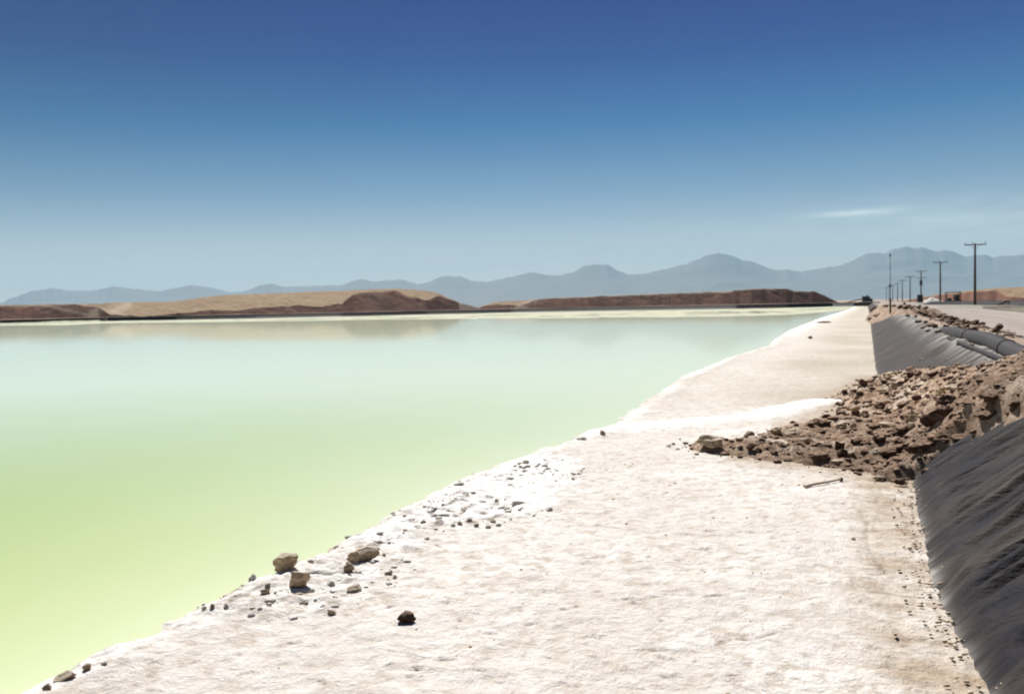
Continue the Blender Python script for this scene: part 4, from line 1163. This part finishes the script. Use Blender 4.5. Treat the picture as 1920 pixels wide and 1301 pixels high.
MB().box((0, -0.18, 7.0), (2.4, 0.12, 0.14), bev=0.01).build('crossarm', M_WOOD, _tp_)
MB().tube([(0.0, -0.55, 5.0), (0, -0.55, 6.3)], 0.36, 14).build('transformer', M_STEEL, _tp_)
MB().box((0, -0.3, 4.9), (1.3, 0.9, 0.10)).build('transformer_shelf', M_STEEL, _tp_)

# ground cabinet at the foot of the pole with the transformer
p = at_depth(1725, 575, 250)
o = empty('electrical_cabinet', (p.x, p.y, 0.6), 0.2)
MB().box((0, 0, 1.15), (1.3, 1.0, 1.9), bev=0.03).build('housing', M_STEEL, o)
MB().box((0, 0, 0.1), (1.6, 1.3, 0.2)).build('plinth', M_VERGE, o)
MB().box((0, 0, 2.14), (1.5, 1.2, 0.08)).build('roof', M_STEEL, o)
for s in (-0.31, 0.31): MB().box((s, -0.52, 1.15), (0.56, 0.03, 1.6)).build('door', M_STEEL, o)
tag(o, 'dark electrical cabinet at the foot of the pole with the transformer', 'cabinet')

# thin mast on the bank
p = hit(1669.5, 588, full_z)[0]
o = empty('mast', p)
MB().tube([(0, 0, -0.2), (0, 0, 0.9)], 0.055, 10, 0.05).build('base_tube', M_STEEL, o)
MB().tube([(0, 0, 0.9), (-0.01, 0, 3.35)], 0.02, 8, 0.014).build('rod', M_STEEL, o)
MB().box((-0.02, 0, 1.62), (0.13, 0.10, 0.13), bev=0.01).build('junction_box', M_STEEL, o)
MB().tube([(-0.01, 0, 3.3), (-0.01, 0, 3.45)], 0.045, 8).build('cap', M_STEEL, o)
tag(o, 'thin metal mast with a small box standing on the far dirt spill', 'mast')

# pump with suction pipe at the end of the brine
p = at_depth(1625, 570, END_Y / 0.93 + 3)
o = empty('water_pump', (p.x, p.y, 0.93), -0.2)
o.scale = (1.6, 1.6, 1.25)
MB().box((0, 0, 0.15), (2.2, 1.0, 0.16)).build('skid', M_STEEL, o)
MB().box((-0.1, 0, 0.85), (1.3, 0.9, 1.25), bev=0.05).build('engine_housing', M_STEEL, o)
MB().tube([(0.1, 0, 1.45), (0.1, 0, 1.9)], 0.10, 8).build('exhaust', M_STEEL, o)
MB().tube([(0.65, -0.35, 0.5), (0.65, 0.35, 0.5)], 0.42, 14).build('pump_casing', M_STEEL, o)
MB().tube([(-0.7, 0, 0.75), (-1.6, -0.2, 0.65), (-3.2, -0.5, 0.1), (-5.5, -0.9, -0.5)], 0.13, 10).build('suction_pipe', M_PIPE, o)
tag(o, 'dark pump with a suction pipe sloping down to the end of the brine', 'pump')

# open-framed loader beyond the road
p = at_depth(1787, 570, 190)
o = empty('tank_trailer', (p.x, p.y, 0.6), YAW * 0.3)
fr_ = MB()
for x in (-1.35, 1.35):
    for y in (-0.7, 0.7): fr_.box((x, y, 1.2), (0.14, 0.14, 2.2))
for y in (-0.7, 0.7): fr_.box((0, y, 2.3), (2.84, 0.14, 0.16))
for x in (-1.35, 1.35): fr_.box((x, 0, 2.3), (0.12, 1.25, 0.12))
fr_.build('frame', M_STEEL, o)
MB().box((0, 0, 0.5), (3.1, 1.5, 0.18)).build('deck', M_STEEL, o)
MB().tube([(0.15, 0, 1.25), (1.2, 0, 1.25)], 0.62, 18).build('tank', M_PIPE, o)
MB().box((-0.7, 0, 0.85), (0.7, 0.7, 0.5), bev=0.04).build('engine', M_STEEL, o)
for x in (-0.9, 0.9):
    for y in (-0.8, 0.8):
        w = MB().tube([(x, y - 0.1, 0.34), (x, y + 0.1, 0.34)], 0.34, 16).build('wheel', M_PIPE, o)
tag(o, 'dark open-framed trailer with a tank, beyond the road between two poles', 'trailer')

# small salt heap by the second pole
def build_salt_heap():
    p = at_depth(1748, 566, 262)
    n = 40; u = np.linspace(-1, 1, n); U, V = np.meshgrid(u, u, indexing='ij')
    r = np.hypot(U, V)
    z = 1.5 * np.clip(1 - r, 0, 1) ** 0.9 * (1 + 0.3 * fbm(U * 3, V * 3, 3, 141)) - 0.03
    me = grid_mesh('salt_heap', U * 3.6, V * 2.2, z)
    o = link('salt_heap', me, mat_dirt('white_salt', (0.6, 0.58, 0.52), (0.75, 0.73, 0.68), (0.85, 0.84, 0.82), 1.0, 0.03)); o.location = (p.x, p.y, 0.58); o.rotation_euler.z = YAW
    tag(o, 'small white salt heap at the foot of the second nearest pole', 'salt heap')
build_salt_heap()
